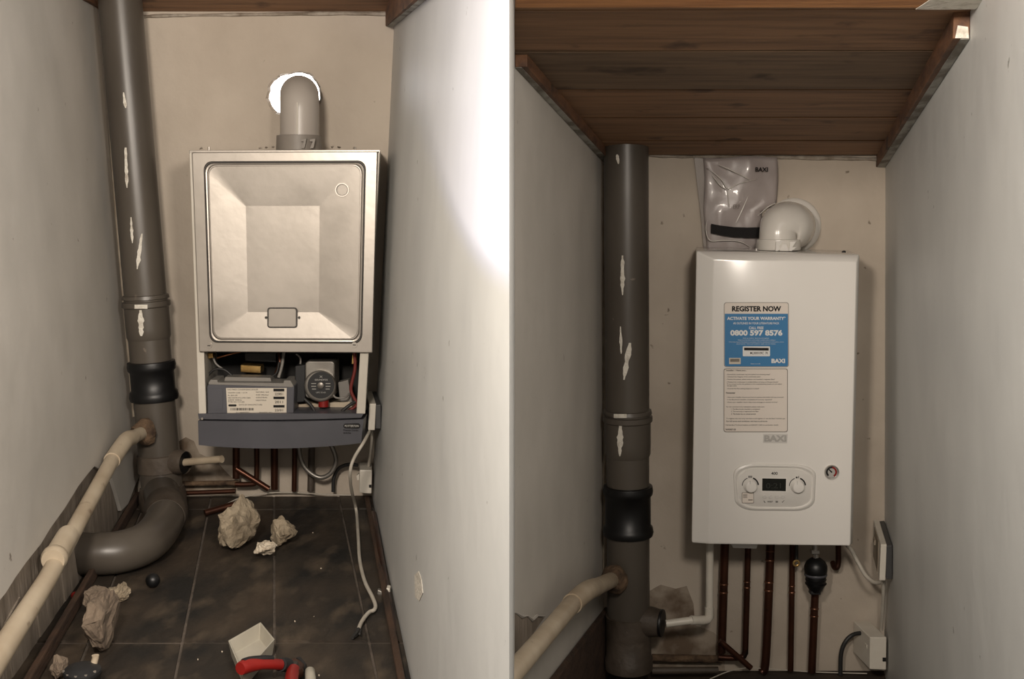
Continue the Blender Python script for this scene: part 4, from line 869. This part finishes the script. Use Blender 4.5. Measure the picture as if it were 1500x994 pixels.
# ---------------- literature bag behind the boiler
bag = thing('document_bag', 'grey plastic document bag hung on the wall behind the white flue', 'bag', P(1080, 380, YR - .02))
bc = [(1030, 231), (1138, 229), (1138, 385), (1035, 385)]
nx, ny = 22, 26; vs = []
for j in range(ny + 1):
    for i in range(nx + 1):
        u, v = i / nx, j / ny; x, y = quad(bc, [(u * (1 if v < .45 else 1 - .2 * min(1, (v - .45) / .03)), v)])[0]
        d = .010 * math.sin(math.pi * u) ** .5 * math.sin(math.pi * min(v + .02, 1)) ** .5
        d += .006 * noise.noise(V((u * 3.2 + v * 1.5, v * 2.8, .3))) + .005 * abs(noise.noise(V((u * 6 - v * 4, v * 3 + u * 2, 2.1))))
        vs.append(P(x + 1.5 * math.sin(v * 9), y + 1.2 * math.sin(u * 8), YR - .010 - max(d, 0)))
m_ = nx + 1; mb = MB(); mb.add(vs, [(j * m_ + i, j * m_ + i + 1, (j + 1) * m_ + i + 1, (j + 1) * m_ + i) for j in range(ny) for i in range(nx)])
bs = mb.build('sleeve', 'bag', bag, smooth=True); sd = bs.modifiers.new('thick', 'SOLIDIFY'); sd.thickness = .002; sd.offset = -1
MB().prism(poly([(1017, 231), (1035, 232), (1036, 300), (1040, 385), (1032, 385), (1027, 320)], YR - .010), (0, .004, 0)).build('clear_edge', 'bag_edge', bag)
def strip(pts, off):
    mb = MB(); top = [P(x, y0, YR - .034 - off) for x, y0, y1 in pts]; bot = [P(x, y1, YR - .034 - off) for x, y0, y1 in pts]; k = len(pts)
    mb.add(top + bot, [(i, i + 1, k + i + 1, k + i) for i in range(k - 1)]); return mb
strip([(1041.5, 327.5, 341.5), (1055, 330, 344.5), (1075, 332.5, 347.5), (1095, 333, 348.5), (1116, 332.5, 348)], 0).build('black_band', 'ink', bs)
mb = MB(); textmb(mb, 'BAXI', 1106.5, 248, 1125, 6.5, YR - .034, .03); mb.build('bag_lettering', 'ink', bs)
mb = MB(); textmb(mb, 'ERP', 1074, 302.5, 1084, 6, YR - .034, 0); mb.add(poly([(1035, 246.4), (1038.5, 246.4), (1038.5, 247.4), (1035, 247.4)], YR - .034), [(0, 1, 2, 3)]); mb.build('small_print', 'inkgrey', bs)
for pts in ([(1035, 245), (1056, 262), (1066, 276), (1080, 270), (1108, 262)], [(1052, 241), (1075, 251), (1100, 264)], [(1043, 256), (1054, 270), (1066, 279)], [(1066, 279), (1068, 303)], [(1096, 287), (1086, 310), (1078, 326)], [(1036, 322), (1034, 336), (1040, 352), (1060, 352), (1085, 354), (1105, 366)], [(1110, 316), (1125, 303), (1137, 297)]):
    mb = MB(); q = smoothpath([P(x, y, YR - .031) for x, y in pts], 5); mb.tube(q, [.0013 * math.sin(math.pi * (k + .5) / len(q)) + .0003 for k in range(len(q))], 6); mb.build('crease_highlight', 'flue', bs, smooth=True)  # thin white tubes standing in for highlights along the bag creases
# ---------------- pipes below the new boiler
g2 = 'copper pipes under the white boiler'; Yq = 3.155
pipe('copper_pipe', 'stained copper pipe under the white boiler next to the white condensate pipe', [(1062, 790, Yq), (1057, 955, Yq)], 13, rings=((853, 856, 1.1), (865, 868, 1.1)), group=g2)
pipe('copper_pipe', 'thin copper pipe with a foot elbow under the white boiler', [(1096, 790, Yq), (1092, 940, Yq), (1091, 956, Yq), (1086, 962, Yq), (1070, 963, Yq), (1052, 962, Yq)], 9.5, rings=((850, 852, 1.15), (858, 861, 1.15)), group=g2)
pipe('copper_pipe', 'thick reddish copper pipe under the middle of the white boiler', [(1129, 790, Yq), (1122, 960, Yq), (1116, 984, Yq)], 13, rings=((805, 807, 1.08), (818, 821, 1.1), (850, 853, 1.1), (862, 865, 1.1)), group=g2)
pipe('copper_pipe', 'narrow copper pipe behind the brass eyelet under the white boiler', [(1161, 790, Yq), (1158, 982, Yq)], 9, rings=((856, 858, 1.15), (865, 868, 1.15)), group=g2)
pipe('copper_pipe', 'copper pipe leaving the bottom of the black filter', [(1194, 868, Yq - .01), (1189, 984, Yq - .01)], 12, rings=((889, 892, 1.12), (900, 903, 1.12)), group=g2)
pipe('copper_elbow', 'short copper elbow under the corner of the white boiler', [(1228, 790, Yq), (1228, 822, Yq), (1226, 831, Yq), (1222, 830, Yq + .01), (1220, 824, Yq + .03)], 8.5, seg=14)
pipe('copper_branch', 'dark slanting copper branch at the floor under the white boiler', [(1054, 938, Yq - .02), (1100, 978, Yq - .02)], 9)
pipe('floor_pipe', 'rusty horizontal pipe at the wall foot beside the upright soil pipe', [(955, 963, 3.17), (1058, 965, 3.17)], 12, m='putty')
pipe('floor_pipe', 'lower dark pipe at the wall foot beside the upright soil pipe', [(955, 982, 3.12), (1052, 981, 3.12)], 11, m='soil_dirty')
# brass eyelet on a black tag
ey = thing('brass_eyelet', 'bright brass ring terminal hanging under the white boiler', 'terminal', P(1166, 830, 3.12))
MB().tube([P(1167, 795, 3.13), P(1167, 819, 3.122)], S(2.6, 3.1), 8).build('lead', 'cable_black', ey)
mb = MB(); cpt = P(1166.5, 824.5, 3.12); mb._lathe([(-.002, S(2.6, 3.1)), (.002, S(2.6, 3.1)), (.003, S(3.5, 3.1)), (.002, S(5.6, 3.1)), (-.002, S(5.6, 3.1)), (-.002, S(2.6, 3.1))], cpt, (0, -1, 0), 22, False); mb.build('ring', 'brass', ey, smooth=True)
# black magnetic filter
ft = thing('system_filter', 'black bulbous inline filter hanging under the white boiler', 'filter', P(1194, 872, 3.10))
Yw = 3.11; top_ = P(1195, 816, Yw); axf = (P(1195, 872, Yw) - top_).normalized()
def fz(y): return (P(1195, y, Yw) - top_).dot(axf)
def fr_(x): return S(x, Yw)
mb = MB(); mb._lathe([(fz(816), fr_(5)), (fz(818), fr_(9)), (fz(822), fr_(14)), (fz(828), fr_(17)), (fz(834), fr_(17.4)), (fz(840), fr_(16.4)), (fz(842), fr_(15.5))], top_, axf, 30, True); mb.build('upper_body', 'black', ft, smooth=True)
mb = MB(); mb._lathe([(fz(841), fr_(15)), (fz(843), fr_(15.5)), (fz(849), fr_(15.2)), (fz(856), fr_(14)), (fz(862), fr_(11)), (fz(866), fr_(8)), (fz(868), fr_(5))], top_, axf, 30, True); mb.build('lower_cup', 'black', ft, smooth=True)
mb = MB(); mb._lathe([(fz(839), fr_(16.7)), (fz(840), fr_(17.2)), (fz(842), fr_(17)), (fz(843), fr_(15.5))], top_, axf, 30, True); mb.build('clamp_ring', 'greyplastic', ft, smooth=True)
for y in (847, 853): 
    mb = MB(); mb._lathe([(fz(y), fr_(14.6)), (fz(y + .6), fr_(15.9)), (fz(y + 1.8), fr_(15.7)), (fz(y + 2.4), fr_(14))], top_, axf, 30, True); mb.build('rib', 'black', ft, smooth=True)
mb = MB(); mb.tube([P(1194, 796, Yw), P(1195, 817, Yw)], fr_(4.6), 12); nz = mb.build('inlet_union', 'chrome', ft, smooth=True)
MB().prism(poly([(1188.5, 806), (1201, 806), (1201, 812), (1188.5, 812)], Yw - .012), (0, .02, 0)).build('hex_nut', 'chrome', nz, bevel=.002)
MB().prism(poly([(1188, 866), (1202, 866), (1203, 871), (1187, 871)], Yw - .012), (0, .024, 0)).build('outlet_clip', 'blackmatt', ft, bevel=.002)
mb = MB(); mb._lathe([(0, fr_(1.2)), (.002, fr_(1))], P(1196.5, 858.5, Yw - fr_(13.6)), (0, -1, 0), 8, True); mb.build('vent_pin', 'chrome', ft)
# cables
pipe('boiler_flex', 'white flex curving from the white boiler up to the wall switch', [(1241, 798, 3.10), (1248, 806, 3.09), (1258, 825, 3.08), (1268, 842, 3.06), (1280, 852, 3.04), (1292, 852, 3.02)], 6.5, m='cable_white', cat='cable')
pipe('switch_cable', 'white cable from the wall switch down to the junction box beside the white boiler', [(1294.5, 850, 3.02), (1293.5, 880, 3.05), (1291, 922, 3.10)], 5.5, m='cable_white', cat='cable')
pipe('earth_cable', 'thick black cable arching to the junction box beside the white boiler', [(1231, 988, 3.15), (1232, 958, 3.15), (1238, 940, 3.15), (1250, 929, 3.15), (1268, 926, 3.13)], 6.5, m='cable_black', cat='cable')
pipe('loose_wire', 'thin pale wire lying along the wall foot under the white boiler', [(1040, 994, 3.10), (1070, 982, 3.13), (1100, 978, 3.15), (1150, 981, 3.16), (1200, 984, 3.16), (1270, 986, 3.15)], 2, m='cable_white', cat='wire', rad=.0016)
pipe('corner_conduit', 'thin cream conduit in the corner behind the upright soil pipe', [(884, 240, YR - .03), (885, 560, YR - .03), (885, 850, YR - .03)], 5, m='spur', cat='conduit')
for o in bpy.data.objects:
    if '_o' in o: del o['_o']
